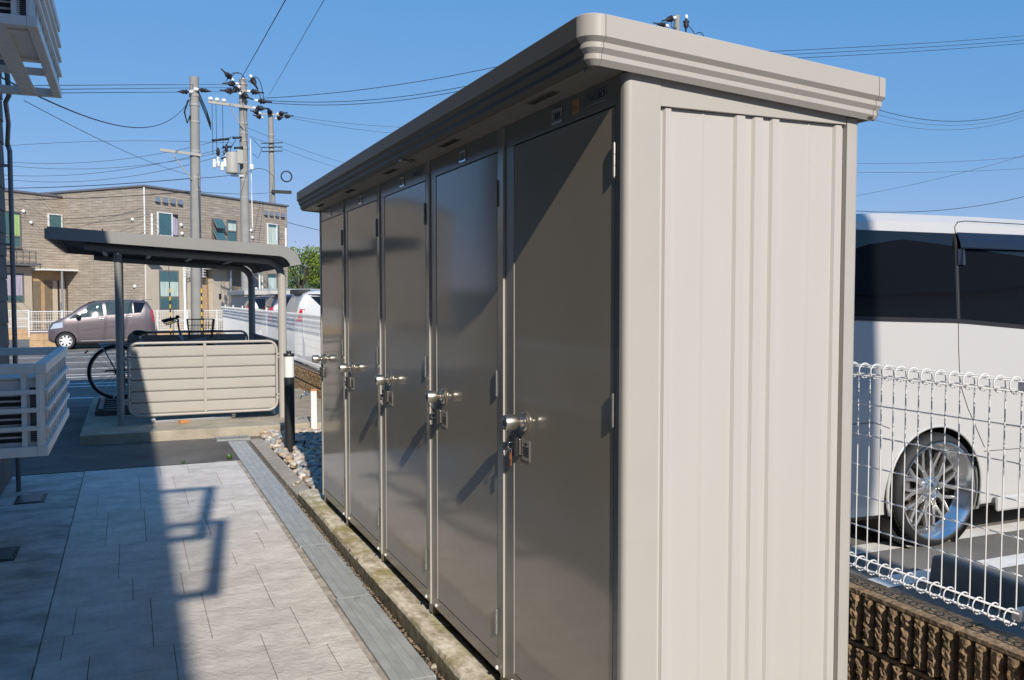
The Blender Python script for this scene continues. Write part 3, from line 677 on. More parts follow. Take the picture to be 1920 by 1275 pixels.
s = MB(); s.box(HD-0.0016,2.308,2.050,HD-0.0013,2.314,2.053).box(HD-0.0016,2.318,2.053,HD-0.0013,2.328,2.056).box(HD-0.0016,2.320,2.045,HD-0.0013,2.326,2.047); s.build('print', 'ink', st)
# keys and tags hung on the hasps
def key_tag(i, m, h, label, clip=False):
    yD = 2.09+0.83*i+0.675; o = thing('key_tag', label, 'key tag', (X0-0.022, yD-0.028, 0.99), 'key tags on the hasps')
    s = MB(); s.tube([(X0-0.0225, yD-0.028+0.007*math.cos(t), 0.984+0.008*math.sin(t)) for t in [2*math.pi*k/14 for k in range(14)]], 0.0014, 6, closed=True); s.build('ring', 'chrome', o, smooth=True)
    s = MB(); s.prism([(yD-0.034,0.976-h),(yD-0.022,0.976-h),(yD-0.0215,0.974),(yD-0.0245,0.977),(yD-0.0315,0.977),(yD-0.0345,0.974)], X0-0.025, X0-0.021, 'x'); s.build('tag', m, o, bevel=0.0008)
    if clip: s = MB(); s.box(X0-0.0262,yD-0.031,0.955,X0-0.0252,yD-0.025,0.972); s.build('highlight_strip', 'orange_wood', o)
key_tag(0, 'brown_tag', 0.044, 'brown key tag hanging below the nearest knob', True)
key_tag(2, 'galv', 0.022, 'small silver tag hanging below the third knob')
# thin ties sticking out of two hasps
for (i, lab) in ((1, 'black wire tie on the hasp of the second door'), (3, 'black wire tie on the hasp of the fourth door')):
    yD = 2.09+0.83*i+0.675
    s = MB(); s.tube([(X0-0.022,yD-0.03,1.015),(X0-0.028,yD-0.02,1.035),(X0-0.034,yD+0.02,1.052),(X0-0.036,yD+0.035,1.058)], 0.0016, 5); tag(s.build('wire_tie', 'ink', loc=(X0-0.022,yD-0.03,1.0)), lab, 'wire tie')
# ------------------------------------------------------------------ apartment block on the left
XW = -0.93
lb = thing('apartment_block', 'shaded apartment block whose corner stands at the left edge', 'building', (XW, 8.36, 0))
s = MB(); s.box(-9.0,-14.0,-0.05,XW,8.36,5.699); s.build('wall', 'wall_dark', lb)
# clapboard courses near the visible corner
for k in range(31): MB().prism([(XW,0.02+k*0.182),(XW+0.014,0.02+k*0.182),(XW+0.008,0.196+k*0.182),(XW,0.196+k*0.182)], 6.6, 8.362, 'y').build('siding_board', 'wall_dark', lb)
MB().box(XW-0.05,8.3605,-0.05,XW-0.003,8.372,5.69).build('corner_trim', 'wall_dark', lb)
MB().box(-9.2,-14.2,5.70,XW+0.02,8.62,5.88).build('roof_edge', 'roof_edge', lb)
# two casement windows standing open above and behind the camera: their shadows lie on the pavement
def casement(yc, z0, label_):
    fr = MB(); wz = 0.97; ww = 0.545
    fr.box(XW,yc-0.03,z0,XW+ww,yc+0.03,z0+0.05).box(XW,yc-0.03,z0+wz-0.05,XW+ww,yc+0.03,z0+wz).box(XW+ww-0.085,yc-0.03,z0+0.05,XW+ww,yc+0.03,z0+wz-0.05).box(XW,yc-0.02,z0+0.05,XW+0.05,yc+0.02,z0+wz-0.05)
    f = fr.build('casement', 'frame_white', lb); MB().box(XW+0.05,yc-0.003,z0+0.05,XW+ww-0.085,yc+0.003,z0+wz-0.05).build('pane', 'clear', f)
casement(-1.08, 4.22, ''); casement(-2.02, 4.10, '')
for yc in (-0.55, -2.55): 
    f = MB(); f.box(XW,yc-0.45,4.1,XW+0.02,yc+0.45,4.15).box(XW,yc-0.45,5.1,XW+0.02,yc+0.45,5.15).box(XW,yc-0.45,4.15,XW+0.02,yc-0.40,5.1).box(XW,yc+0.40,4.15,XW+0.02,yc+0.45,5.1); f.build('window_frame', 'frame_white', lb)
    MB().box(XW,yc-0.399,4.151,XW+0.006,yc+0.399,5.099).build('window_pane', 'glass_win', lb)
# air conditioners in their wall-hung cages
def ac_cage(zb, zt_, label, lab_ac, upper):
    ya, yb, xa, xb = 5.0, 6.70, XW+0.004, -0.388
    o = thing('ac_cage', label, 'air conditioner cage', (-0.65, 5.85, zb), 'air conditioner cages on the left wall')
    r = 0.022
    # bottom tray: rim and slats
    MB().box(xb-0.05,ya,zb,xb,yb,zb+0.05).build('bottom_rail', 'ac_white', o, bevel=0.003)
    MB().box(xa,ya,zb,xb-0.0505,ya+0.05,zb+0.05).build('bottom_rail', 'ac_white', o, bevel=0.003)
    MB().box(xa,yb-0.05,zb,xb-0.0505,yb,zb+0.05).build('bottom_rail', 'ac_white', o, bevel=0.003)
    MB().box(xa,(ya+yb)/2+0.2,zb,xb-0.0505,(ya+yb)/2+0.23,zb+0.04).build('cross_bearer', 'ac_white', o)
    for x in (xb-0.19, xb-0.40): MB().box(x-0.045,ya+0.0505,zb+0.004,x+0.045,(ya+yb)/2+0.1995,zb+0.014).box(x-0.045,(ya+yb)/2+0.2305,zb+0.004,x+0.045,yb-0.0505,zb+0.014).build('tray_slat', 'ac_white', o)
    # top rail
    MB().box(xb-0.055,ya,zt_-0.05,xb,yb,zt_).build('top_rail', 'ac_white', o, bevel=0.004)
    MB().box(xa,ya,zt_-0.05,xb-0.0555,ya+0.05,zt_).build('top_rail', 'ac_white', o, bevel=0.004)
    MB().box(xa,yb-0.05,zt_-0.05,xb-0.0555,yb,zt_).build('top_rail', 'ac_white', o, bevel=0.004)
    # outer side: uprights and three horizontal bars
    n = 9
    for k in range(n+1):
        y = ya+0.012+(yb-ya-0.034)*k/n; MB().box(xb-0.032,y,zb+0.0505,xb-0.014,y+0.022,zt_-0.0505).build('upright', 'ac_white', o)
    for k in range(3):
        z = zb+0.05+(zt_-zb-0.1)*(k+1)/4; MB().box(xb-0.0135,ya+0.01,z-0.011,xb+0.006,yb-0.01,z+0.011).build('side_bar', 'ac_white', o, bevel=0.003)
        MB().box(xa,ya+0.0,z-0.011,xb-0.05,ya+0.0175,z+0.011).build('end_bar', 'ac_white', o)
    for x in (xb-0.105, xb-0.255, xb-0.40): MB().box(x-0.012,ya+0.018,zb+0.0505,x+0.012,ya+0.036,zt_-0.0505).build('end_upright', 'ac_white', o)
    MB().box(xb-0.049,ya+0.0,zb+0.0505,xb-0.0325,ya+0.012,zt_-0.0505).build('corner_upright', 'ac_white', o)
    for k in (1, 3): MB().box(xa,yb-0.02,zb+0.05+(zt_-zb-0.1)*k/4,xb-0.0555,yb-0.002,zb+0.07+(zt_-zb-0.1)*k/4).build('end_bar', 'ac_white', o)
    # the unit
    a = thing('air_conditioner', lab_ac, 'air conditioner', (-0.70, 5.5, zb+0.016), 'outdoor air conditioners')
    ax0, ax1, ay0, ay1, az0, az1 = XW+0.06, xb-0.038, ya+0.07, ya+0.92, zb+0.0165, zt_-0.085
    MB().box(ax0,ay0,az0+0.02,ax1,ay1,az1).build('casing', 'ac_white', a, bevel=0.008)
    MB().box(ax0,ay0-0.006,az1+0.001,ax1+0.004,ay1+0.006,az1+0.012).build('top_cover', 'ac_white', a, bevel=0.003)
    for yy in (ay0+0.1, ay1-0.15): MB().box(ax0,yy,az0,ax1,yy+0.05,az0+0.0195).build('foot', 'ac_white', a)
    nz = 9
    for k in range(nz):
        z = az0+0.05+(az1-az0-0.09)*k/nz; MB().box(ax0+0.02,ay0-0.004,z,ax1-0.065,ay0-0.0005,z+(az1-az0-0.09)/nz*0.66).build('air_slot', 'ac_dark', a)
    MB().box(ax1-0.045,ay0-0.004,az0+0.05,ax1-0.008,ay0-0.0005,az1-0.04).build('coil_recess', 'ac_dark', a)
    for k in range(28):
        z = az0+0.055+k*(az1-az0-0.10)/28; MB().box(ax1-0.043,ay0-0.009,z,ax1-0.010,ay0-0.0045,z+0.005).build('coil_fin', 'ac_fin', a)
    for k in range(20): MB().box(ax1+0.0005,ay0+0.05+k*0.036,az0+0.06,ax1+0.004,ay0+0.07+k*0.036,az1-0.05).build('grille_bar', 'ac_fin', a)
ac_cage(0.705, 1.172, 'white lattice cage hung low on the left wall', 'air conditioner inside the low lattice cage', False)
ac_cage(2.835, 3.32, 'lattice cage high on the left wall, seen from below', 'air conditioner inside the high cage, seen from below', True)
# drain pipe at the corner with the hose from the upper cage
o = thing('drain_pipe', 'thin grey drain pipe running down the left wall corner', 'pipe', (-0.83, 7.9, 0))
MB().tube([(-0.815,7.78,0.0),(-0.815,7.78,2.62),(-0.83,7.78,2.68)], 0.018, 10).build('pipe', 'pipe_grey', o, smooth=True)
s = MB(); s.tube([(-0.83,7.78,2.66),(-0.80,7.6,2.80),(-0.75,7.0,2.84),(-0.70,6.72,2.83),(-0.70,6.66,2.95),(-0.72,6.5,3.05)], 0.016, 8); s.build('hose', 'pipe_grey', o, smooth=True)
for z in (0.9, 1.9, 2.5): MB().box(XW,7.77,z,-0.80,7.79,z+0.02).build('clamp', 'pipe_grey', o)
# inspection lids in the dirty strip
for (x0,y0,lab) in ((-0.80,7.28,'dark inspection lid set in the pavement, farther from the camera'),(-0.83,5.72,'dark inspection lid set in the pavement, nearer the camera')):
    o = thing('inspection_lid', lab, 'inspection lid', (x0,y0,0), 'inspection lids by the left wall')
    s = MB(); s.box(x0,y0,0.0006,x0+0.20,y0+0.02,0.006).box(x0,y0+0.28,0.0006,x0+0.20,y0+0.30,0.006).box(x0,y0+0.02,0.0006,x0+0.02,y0+0.28,0.006).box(x0+0.18,y0+0.02,0.0006,x0+0.20,y0+0.28,0.006); s.build('lid_frame', 'ink', o)
    MB().box(x0+0.0215,y0+0.0215,0.0005,x0+0.1785,y0+0.2785,0.009).build('lid', 'lid', o, bevel=0.002)
# weeds at the pavement edge
def weed(x, y, h, label):
    r = random.Random(int(x*999)); s = MB()
    for i in range(16):
        a = r.uniform(0,6.28); t = r.uniform(.3,1.0); L = h*r.uniform(.6,1.1); w_ = L*0.16
        d = Vector((math.cos(a)*t, math.sin(a)*t, 1.0)).normalized(); p = Vector((x,y,-0.006)); sd = d.cross(Vector((0,0,1))).normalized()*w_
        k = len(s.v); s.v += [tuple(p), tuple(p+d*L*.5+sd), tuple(p+d*L), tuple(p+d*L*.5-sd)]; s.f.append((k,k+1,k+2,k+3))
    tag(s.build('weed', 'leaf2', fix=False, loc=(x,y,-0.006)), label, 'weed', 'weeds at the edge of the pavement')
weed(0.83,8.56,0.07,'green weed beside the channel cover at the pavement end')
weed(0.42,8.53,0.045,'small green weed at the middle of the pavement end')

# ------------------------------------------------------------------ concrete slab and bicycle shelter
sl_ = MB(); sl_.prism([(-0.49,9.985),(2.42,9.965),(2.42,13.9),(-0.49,13.9)], -0.02, 0.10, 'z'); slab = struct(sl_.build('shelter_slab', 'slab', bevel=0.012))
sh = thing('bicycle_shelter', 'open bicycle shelter with a curved grey roof on four posts', 'bicycle shelter', (0.8, 12, 0.1))
YFt, YRr, XL, XR = 10.6, 13.4, -0.105, 1.645
def zr(x): return 2.235 - (x+0.75)*0.058      # roof top line
# roof profile top: slopes gently, then bends down at the right end
def roof_path(off):
    P_ = [(-0.76+0.0, zr(-0.76)-off)]
    for i in range(8): x = -0.76+ (1.55+0.76)*(i+1)/8; P_.append((x, zr(x)-off))
    cx, r0 = 1.55, 0.27; cz = zr(1.55)-r0
    for i in range(1, 9):
        a = R(90-78*i/8); P_.append((cx+(r0-off)*math.cos(a)*1.0, cz+(r0-off)*math.sin(a)))
    return P_
def ribbon(path_a, path_b, y0, y1, name, m, parent):
    s = MB(); poly = path_a + path_b[::-1]; n = len(poly)
    V = [(p[0], y0, p[1]) for p in poly] + [(p[0], y1, p[1]) for p in poly]
    k = len(path_a); F = []
    for i in range(n): F.append((i, (i+1) % n, n+(i+1) % n, n+i))
    for i in range(k-1):
        F.append((i, i+1, n-2-i, n-1-i)[::-1]); F.append((n+i, n+i+1, 2*n-2-i, 2*n-1-i))
    s.add(V, F); return s.build(name, m, parent, smooth='auto')
ribbon(roof_path(0.0), roof_path(0.125), 10.262, 10.30, 'front_fascia', 'sh_grey', sh)
ribbon(roof_path(0.0), roof_path(0.125), 13.57, 13.60, 'rear_fascia', 'sh_grey', sh)
# folded roof sheet: corrugations across the depth
s = MB(); path = roof_path(0.03); ny = 80
for (x, z) in path:
    pass
def rs(u, v):
    i = u*(len(path)-1); k = min(int(i), len(path)-2); t = i-k
    x = path[k][0]*(1-t)+path[k+1][0]*t; z = path[k][1]*(1-t)+path[k+1][1]*t
    dx = path[k+1][0]-path[k][0]; dz = path[k+1][1]-path[k][1]; L = math.hypot(dx, dz); nx_, nz_ = -dz/L, dx/L
    h = 0.012*(1 if (round(v*ny)//2) % 2 else -1)
    return (x+nx_*h, 10.301+(13.569-10.301)*v, z+nz_*h)
s.grid(rs, len(path)-1, ny); s.build('roof_sheet', 'sh_dark', sh, fix=False)
MB().box(-0.785,10.263,zr(-0.76)-0.125,-0.7615,13.60,zr(-0.76)-0.02).build('eave_gutter', 'sh_grey', sh)
for x in (-0.25, 0.3): MB().box(x,10.275,zr(x)+0.001,x+0.012,10.29,zr(x)+0.02).build('fascia_bolt', 'sh_dark', sh)
# beams following the roof, bending into the right-hand posts
def beam(y, name):
    P_ = [(-0.43, y, zr(-0.43)-0.155)] + [(x, y, zr(x)-0.165) for x in (0.0,0.4,0.8,1.2,1.45)]
    cx = 1.45; r0 = 0.19; cz = zr(1.45)-0.165-r0
    P_ += [(cx+r0*math.sin(R(a)), y, cz+r0*math.cos(R(a))) for a in (15,30,45,60,75,90)]
    MB().tube(P_, 0.045, 16).build(name, 'sh_grey', sh, smooth='auto')
beam(YFt, 'roof_beam'); beam(YRr, 'roof_beam')
for y in (YFt, YRr):
    pm_ = 'sh_beige' if y == YFt else 'sh_grey'  # left and rear posts: shade put into the colour as darker grey
    MB().cyl((XL,y,0.10),(XL,y,zr(XL)-0.20),0.038,20).build('post', 'sh_grey', sh, smooth='auto')
    MB().cyl((XR,y,0.10),(XR,y,zr(1.55)-0.33),0.048,20).build('post', pm_, sh, smooth='auto')
    MB().cyl((XR,y-0.055,1.82),(XR,y-0.048,1.82),0.012,10).build('post_bolt', 'brown_tag', sh)
    MB().cyl((XL,y-0.046,1.98),(XL,y-0.040,1.98),0.012,10).build('post_bolt', 'galv', sh)
for x in (-0.3, 0.22, 0.72, 1.22): MB().box(x,YFt+0.03,zr(x)-0.14,x+0.05,YRr-0.03,zr(x)-0.085).build('purlin', 'sh_grey', sh)
# guard panels: rounded tube frame with folded slats
def guard(y, x0, x1, z0, z1, facing, mm, nslat=6, rear=False):
    r = 0.10; t = 0.016
    pts = arc(x0+r,z0+r,r,180,270,6)+arc(x1-r,z0+r,r,270,360,6)+arc(x1-r,z1-r,r,0,90,6)+arc(x0+r,z1-r,r,90,180,6)
    f = MB(); f.tube([(p[0], y, p[1]) for p in pts], t, 10, closed=True); f = f.build('guard_frame', mm, sh, smooth=True)
    h = (z1-z0-0.05)/nslat
    for k in range(nslat):
        za = z0+0.02+h*k; zb = za+h-0.008
        for (a, b) in ((x0+0.02,(x0+x1)/2-0.016),((x0+x1)/2+0.016,x1-0.02)):
            def clip(xx, z):   # stay inside the rounded corners
                for (cx, cz, sx, sz) in ((x0+r,z0+r,-1,-1),(x1-r,z0+r,1,-1),(x1-r,z1-r,1,1),(x0+r,z1-r,-1,1)):
                    if (xx-cx)*sx > 0 and (z-cz)*sz > 0: 
                        d = math.sqrt(max(0, r*r-(z-cz)**2)); return cx+sx*min(abs(xx-cx), max(0.0, d-0.01))
                return xx
            zs = [za, za+h*.10, za+h*.35, za+h*.75, zb]; ys_ = [y+0.004, y-0.003, y-0.004, y-0.004, y-0.003]
            s = MB(); n = len(zs)
            for (z, yy) in zip(zs, ys_): s.v += [(clip(a, z), yy, z), (clip(b, z), yy, z)]
            for (z, yy) in zip(zs[::-1], ys_[::-1]): s.v += [(clip(a, z), yy+0.004, z), (clip(b, z), yy+0.004, z)]
            m2 = 2*n
            for i in range(m2-1): s.f.append((2*i, 2*i+1, 2*i+3, 2*i+2))
            s.f.append((2*m2-2, 2*m2-1, 1, 0)); s.f.append(tuple(range(0,2*m2,2))); s.f.append(tuple(range(1,2*m2,2)))
            s.build('slat', mm, f)
    MB().box((x0+x1)/2-0.0155, y-0.018, z0+0.012, (x0+x1)/2+0.0155, y-0.006, z1-0.012).build('centre_bar', mm, f, bevel=0.002)
    MB().box(x0+0.05, y+0.006, z0+0.03, x1-0.05, y+0.0095+0.004, z1-0.05).build('backing', 'sh_dark', f)
    for z in (z0+0.16, z1-0.17):
        for (a, b, c) in ((XL+0.035, x0-0.006, x0+0.012),(x1+0.006, XR-0.04, x1-0.012)):
            MB().box(a, y-0.012, z-0.03, b, y-0.006, z+0.03).build('bracket', mm, f)
            MB().cyl(((a+b)/2,y-0.0125,z),((a+b)/2,y-0.016,z),0.009,8).build('bracket_bolt', 'plastic_black', f)
            MB().cyl((c,y-0.0165,z+0.02),(c,y-0.020,z+0.02),0.008,8).build('bracket_bolt', 'plastic_black', f)
guard(YFt, XL+0.085, XR-0.07, 0.195, 1.0, -1, 'sh_beige')
guard(YRr, XL+0.085, XR-0.07, 0.195, 1.02, -1, 'sh_grey')
# side guard at the right, a dark frame with sheet
s = MB(); s.box(XR-0.004,YFt+0.16,0.2,XR+0.006,YRr-0.16,0.97); s.build('side_guard', 'sh_dark', sh)
s = MB(); s.tube([(XR,YFt+0.10,0.98),(XR,YRr-0.10,0.98)],0.016,8).tube([(XR,YFt+0.10,0.2),(XR,YRr-0.10,0.2)],0.016,8); s.build('side_guard_rail', 'sh_dark', sh)
# low bicycle stand rails on the slab, a loose rail with castor ends and a chip of wood
o = thing('cycle_rack', 'low dark slatted wheel rack on the shelter slab', 'cycle rack', (0.4, 12.4, 0.1))
for k in range(7): MB().box(-0.40,11.55+k*0.24,0.1006,1.45,11.61+k*0.24,0.165).build('rack_bar', 'sh_dark', o, bevel=0.006)
for x in (-0.36, 1.36): MB().box(x,11.5,0.1655,x+0.05,13.05,0.19).build('rack_rail', 'sh_dark', o)
o = thing('loose_rail', 'grey metal rail with castor ends lying below the guard panel', 'rail', (0.66, 10.67, 0.1))
s = MB(); s.obox((0.24,10.60,0.1008),(0.83,0.10,0),(-0.007,0.055,0),(0,0,0.03)); s.build('rail_bar', 'galv', o, bevel=0.003)
for (x,y) in ((0.22,10.63),(1.09,10.735)):
    s = MB(); s.cyl((x-0.02,y,0.135),(x+0.02,y+0.006,0.135),0.033,12).cyl((x+0.005,y,0.165),(x+0.005,y,0.195),0.012,8); s.build('castor', 'galv', o, smooth='auto')
s = MB(); s.obox((0.50,10.47,0.1008),(0.10,0.03,0),(-0.02,0.06,0),(0,0,0.035)); tag(s.build('wood_chip', 'orange_wood', bevel=0.004, loc=(0.5,10.47,0.1)), 'small block of orange wood in front of the metal rail', 'wood block')
# ------------------------------------------------------------------ bollard light, standpipe, meter lid
o = thing('bollard_light', 'black cylindrical bollard lamp with white lens band in the gravel', 'bollard light', (1.405, 8.68, 0))
bx, by = 1.405, 8.68
MB().lathe([(0.049,-0.05),(0.049,0.735),(0.046,0.738)], (bx,by,0), (0,0,1), 40).build('column', 'bollard', o, smooth='auto')
MB().lathe([(0.0475,0.7385),(0.0475,0.940)], (bx,by,0), (0,0,1), 40).build('lens', 'lens', o, smooth='auto')
MB().lathe([(0.052,0.9405),(0.052,0.962),(0.049,0.967),(0.022,0.969),(0.022,0.980),(0.026,0.984),(0.024,0.992),(0.0,0.994)], (bx,by,0), (0,0,1), 40).build('cap', 'bollard', o, smooth='auto')
o = thing('water_tap', 'white standpipe with a small chrome tap behind the bollard', 'water tap', (1.86, 9.86, 0))
MB().prism([(1.828,9.84),(1.892,9.84),(1.892,9.90),(1.828,9.90)], -0.02, 0.470, 'z').build('standpipe', 'tapwhite', o, bevel=0.004)
MB().prism([(1.826,9.838),(1.894,9.838),(1.894,9.902),(1.826,9.902)], 0.4705, 0.490, 'z').build('wooden_cap', 'orange_wood', o, bevel=0.003)
s = MB(); s.tube([(1.828,9.86,0.43),(1.78,9.86,0.43),(1.745,9.86,0.43),(1.722,9.86,0.415),(1.715,9.86,0.38)],0.009,10); s.build('spout', 'chrome', o, smooth=True)
s = MB(); s.cyl((1.775,9.86,0.435),(1.775,9.86,0.462),0.011,10).lathe([(0.0,-0.02),(0.007,-0.018),(0.005,0.0),(0.007,0.018),(0.0,0.02)],(1.775,9.86,0.470),(0.6,0.5,0.0),8).cyl((1.775,9.86,0.462),(1.775,9.86,0.477),0.007,8); s.build('handle', 'chrome', o, smooth=True)
o = thing('meter_lid', 'blue-grey meter box lid lying among the pebbles', 'meter lid', (1.52, 9.12, 0.04))
MB().box(1.40,8.98,0.02,1.64,9.32,0.058).build('lid_frame', 'ink', o, bevel=0.004); MB().box(1.422,9.0,0.0582,1.618,9.30,0.064).build('lid', 'lid', o, bevel=0.003)
# ------------------------------------------------------------------ bicycle
bk = thing('bicycle', 'silver city bicycle with a black saddle and wire basket in the shelter', 'bicycle', (0.35, 12.65, 0.19))
yb = 12.65; zc = 0.535; rw = 0.335; xr, xf = -0.165, 0.935
def wheel(x, parent):
    w_ = MB(); w_.tube([(x+rw*math.cos(t), yb, zc+rw*math.sin(t)) for t in [2*math.pi*k/40 for k in range(40)]], 0.019, 8, closed=True); w_ = w_.build('wheel', 'rubber', parent, smooth=True)
    MB().tube([(x+(rw-0.024)*math.cos(t), yb, zc+(rw-0.024)*math.sin(t)) for t in [2*math.pi*k/40 for k in range(40)]], 0.011, 6, closed=True).build('rim', 'galv', w_, smooth=True)
    s = MB()
    for k in range(28):
        a = 2*math.pi*k/28; b_ = a + (0.9 if k % 2 else -0.9); s.tube([(x+0.028*math.cos(b_), yb+(0.028 if k % 4 < 2 else -0.028), zc+0.028*math.sin(b_)),(x+(rw-0.03)*math.cos(a), yb, zc+(rw-0.03)*math.sin(a))],0.0016,4)
    s.build('spokes', 'plastic_black', w_); MB().cyl((x,yb-0.05,zc),(x,yb+0.05,zc),0.03,14).build('hub', 'plastic_black', w_, smooth='auto')
wheel(xr, bk); wheel(xf, bk)
bb_ = (0.30, yb, 0.50); st_ = (0.13, yb, 0.94); hd0 = (0.665, yb, 0.85); hd1 = (0.61, yb, 1.06)
s = MB(); s.tube([hd0,(0.58,yb,0.72),(0.44,yb,0.55),bb_],0.023,10).tube([bb_,st_],0.017,8).tube([hd1,hd0],0.021,10).tube([(0.60,yb,0.95),(0.42,yb,0.66)],0.014,8)
for e in (-0.05,0.05): s.tube([(bb_[0],yb+e*.5,bb_[2]),(xr,yb+e,zc)],0.010,6).tube([(0.17,yb+e*.4,0.83),(xr,yb+e,zc)],0.009,6)
s.build('frame', 'bike_silver', bk, smooth=True)
s = MB(); s.tube([hd0,(0.72,yb-0.045,0.80),(0.90,yb-0.045,0.56),(xf,yb-0.045,zc)],0.011,8).tube([hd0,(0.72,yb+0.045,0.80),(0.90,yb+0.045,0.56),(xf,yb+0.045,zc)],0.011,8); s.build('fork', 'bike_silver', bk, smooth=True)
for x in (xr, xf):
    a0, a1 = (25, 190) if x == xr else (-5, 140)
    s = MB(); pts = [(x+(rw+0.035)*math.cos(R(a)), zc+(rw+0.035)*math.sin(R(a))) for a in range(a0, a1, 6)]
    for (px_, pz_) in pts: 
        for e in (-0.03,-0.015,0.015,0.03): s.v.append((px_, yb+e, pz_ - (0.008 if abs(e) > 0.02 else 0)))
    for i in range(len(pts)-1):
        for k in range(3): s.f.append((i*4+k, i*4+k+1, i*4+k+5, i*4+k+4))
    o_ = s.build('mudguard', 'bike_silver', bk, smooth=True, fix=False)
    sd_ = o_.modifiers.new('t', 'SOLIDIFY'); sd_.thickness = 0.002
s = MB()
for e in (-0.05,0.0,0.05): s.tube([(xr-0.20,yb+e,0.905),(xr+0.25,yb+e,0.905)],0.006,6)
s.tube([(xr-0.20,yb-0.05,0.905),(xr-0.21,yb,0.905),(xr-0.20,yb+0.05,0.905)],0.006,6)
for e in (-0.06,0.06): s.tube([(xr-0.18,yb+e,0.90),(xr-0.01,yb+e,zc+0.02)],0.007,6)
s.build('luggage_rack', 'bike_silver', bk, smooth=True)
s = MB(); s.lathe([(0.0,-0.11),(0.05,-0.095),(0.075,-0.05),(0.065,0.02),(0.025,0.08),(0.018,0.14),(0.0,0.15)], (0.13,yb,1.045), (1,0,0.05), 14); 
s.v = [(x,y,1.045+(z-1.045)*0.5) for x,y,z in s.v]; s.build('saddle', 'leather', bk, smooth=True)
MB().tube([st_,(0.125,yb,1.02)],0.012,8).build('seat_post', 'chrome', bk, smooth=True)
s = MB(); s.tube([hd1,(0.595,yb,1.17),(0.60,yb,1.205)],0.012,8); s.tube([(0.44,yb-0.27,1.20),(0.56,yb-0.22,1.23),(0.60,yb-0.06,1.21),(0.60,yb+0.06,1.21),(0.56,yb+0.22,1.23),(0.44,yb+0.27,1.20)],0.010,8); s.build('handlebar', 'plastic_black', bk, smooth=True)
for e in (-1,1): MB().tube([(0.40,yb+e*0.275,1.192),(0.53,yb+e*0.255,1.222)],0.018,10).build('grip', 'leather', bk, smooth=True)
for e in (-1,1): MB().tube([(0.58,yb+e*0.20,1.20),(0.50,yb+e*0.25,1.165),(0.43,yb+e*0.27,1.15)],0.007,6).build('brake_lever', 'plastic_black', bk, smooth=True)
s = MB(); s.lathe([(0.0,-.02),(0.026,-.018),(0.03,0),(0.02,.02),(0.0,.024)],(0.585,yb-0.12,1.25),(0,0,1),14); s.build('bell', 'plastic_black', bk, smooth=True)
# wire basket
bs = MB(); x0_, x1_, z0_, z1_ = 0.72, 1.02, 0.97, 1.215
def ring(z, gx, gy): return [(x0_-gx+0.02,yb-0.14-gy,z),(x1_+gx,yb-0.14-gy,z),(x1_+gx,yb+0.14+gy,z),(x0_-gx+0.02,yb+0.14+gy,z)]
for (z, gx) in ((z1_,0.03),(z1_-.08,0.02),(z1_-.16,0.01),(z0_,0.0)): bs.tube(ring(z,gx,gx), 0.0025 if z < z1_ else 0.004, 5, closed=True)
A_, B_ = ring(z1_,0.03,0.03), ring(z0_,0,0)
for e in range(4):
    a0, a1, b0, b1 = map(Vector, (A_[e], A_[(e+1)%4], B_[e], B_[(e+1)%4]))
    for k in range(9): bs.tube([a0.lerp(a1,k/9), b0.lerp(b1,k/9)],0.002,4)
for k in range(8): bs.tube([Vector(B_[0]).lerp(Vector(B_[1]),k/8), Vector(B_[3]).lerp(Vector(B_[2]),k/8)],0.002,4)
bs.build('basket', 'plastic_black', bk)
MB().tube([(0.66,yb-.02,0.86),(0.75,yb-.02,0.93),(0.98,yb-.02,0.965)],0.012,8).build('basket_bracket', 'bike_silver', bk, smooth=True)
MB().cyl((xr-0.345,yb-0.002,0.80),(xr-0.36,yb-0.002,0.815),0.028,10).build('reflector', 'red_lamp', bk)
s = MB(); s.cyl((0.30,yb-0.06,0.50),(0.30,yb-0.05,0.50),0.075,20); s.tube([(0.30,yb-0.07,0.50),(0.19,yb-0.07,0.38)],0.009,6).box(0.13,yb-0.13,0.365,0.23,yb-0.07,0.385); s.build('crank', 'plastic_black', bk)
MB().tube([(xr,yb-0.06,zc-0.0),(xr+0.0,yb-0.07,zc-0.28),(xr-0.05,yb-0.09,zc-0.335)],0.009,6).build('kick_stand', 'galv', bk)
MB().tube([(0.02,yb-0.05,0.56),(xr-0.12,yb-0.05,0.56),(xr-0.14,yb-0.05,0.545)],0.012,6).build('chain_guard', 'plastic_black', bk)

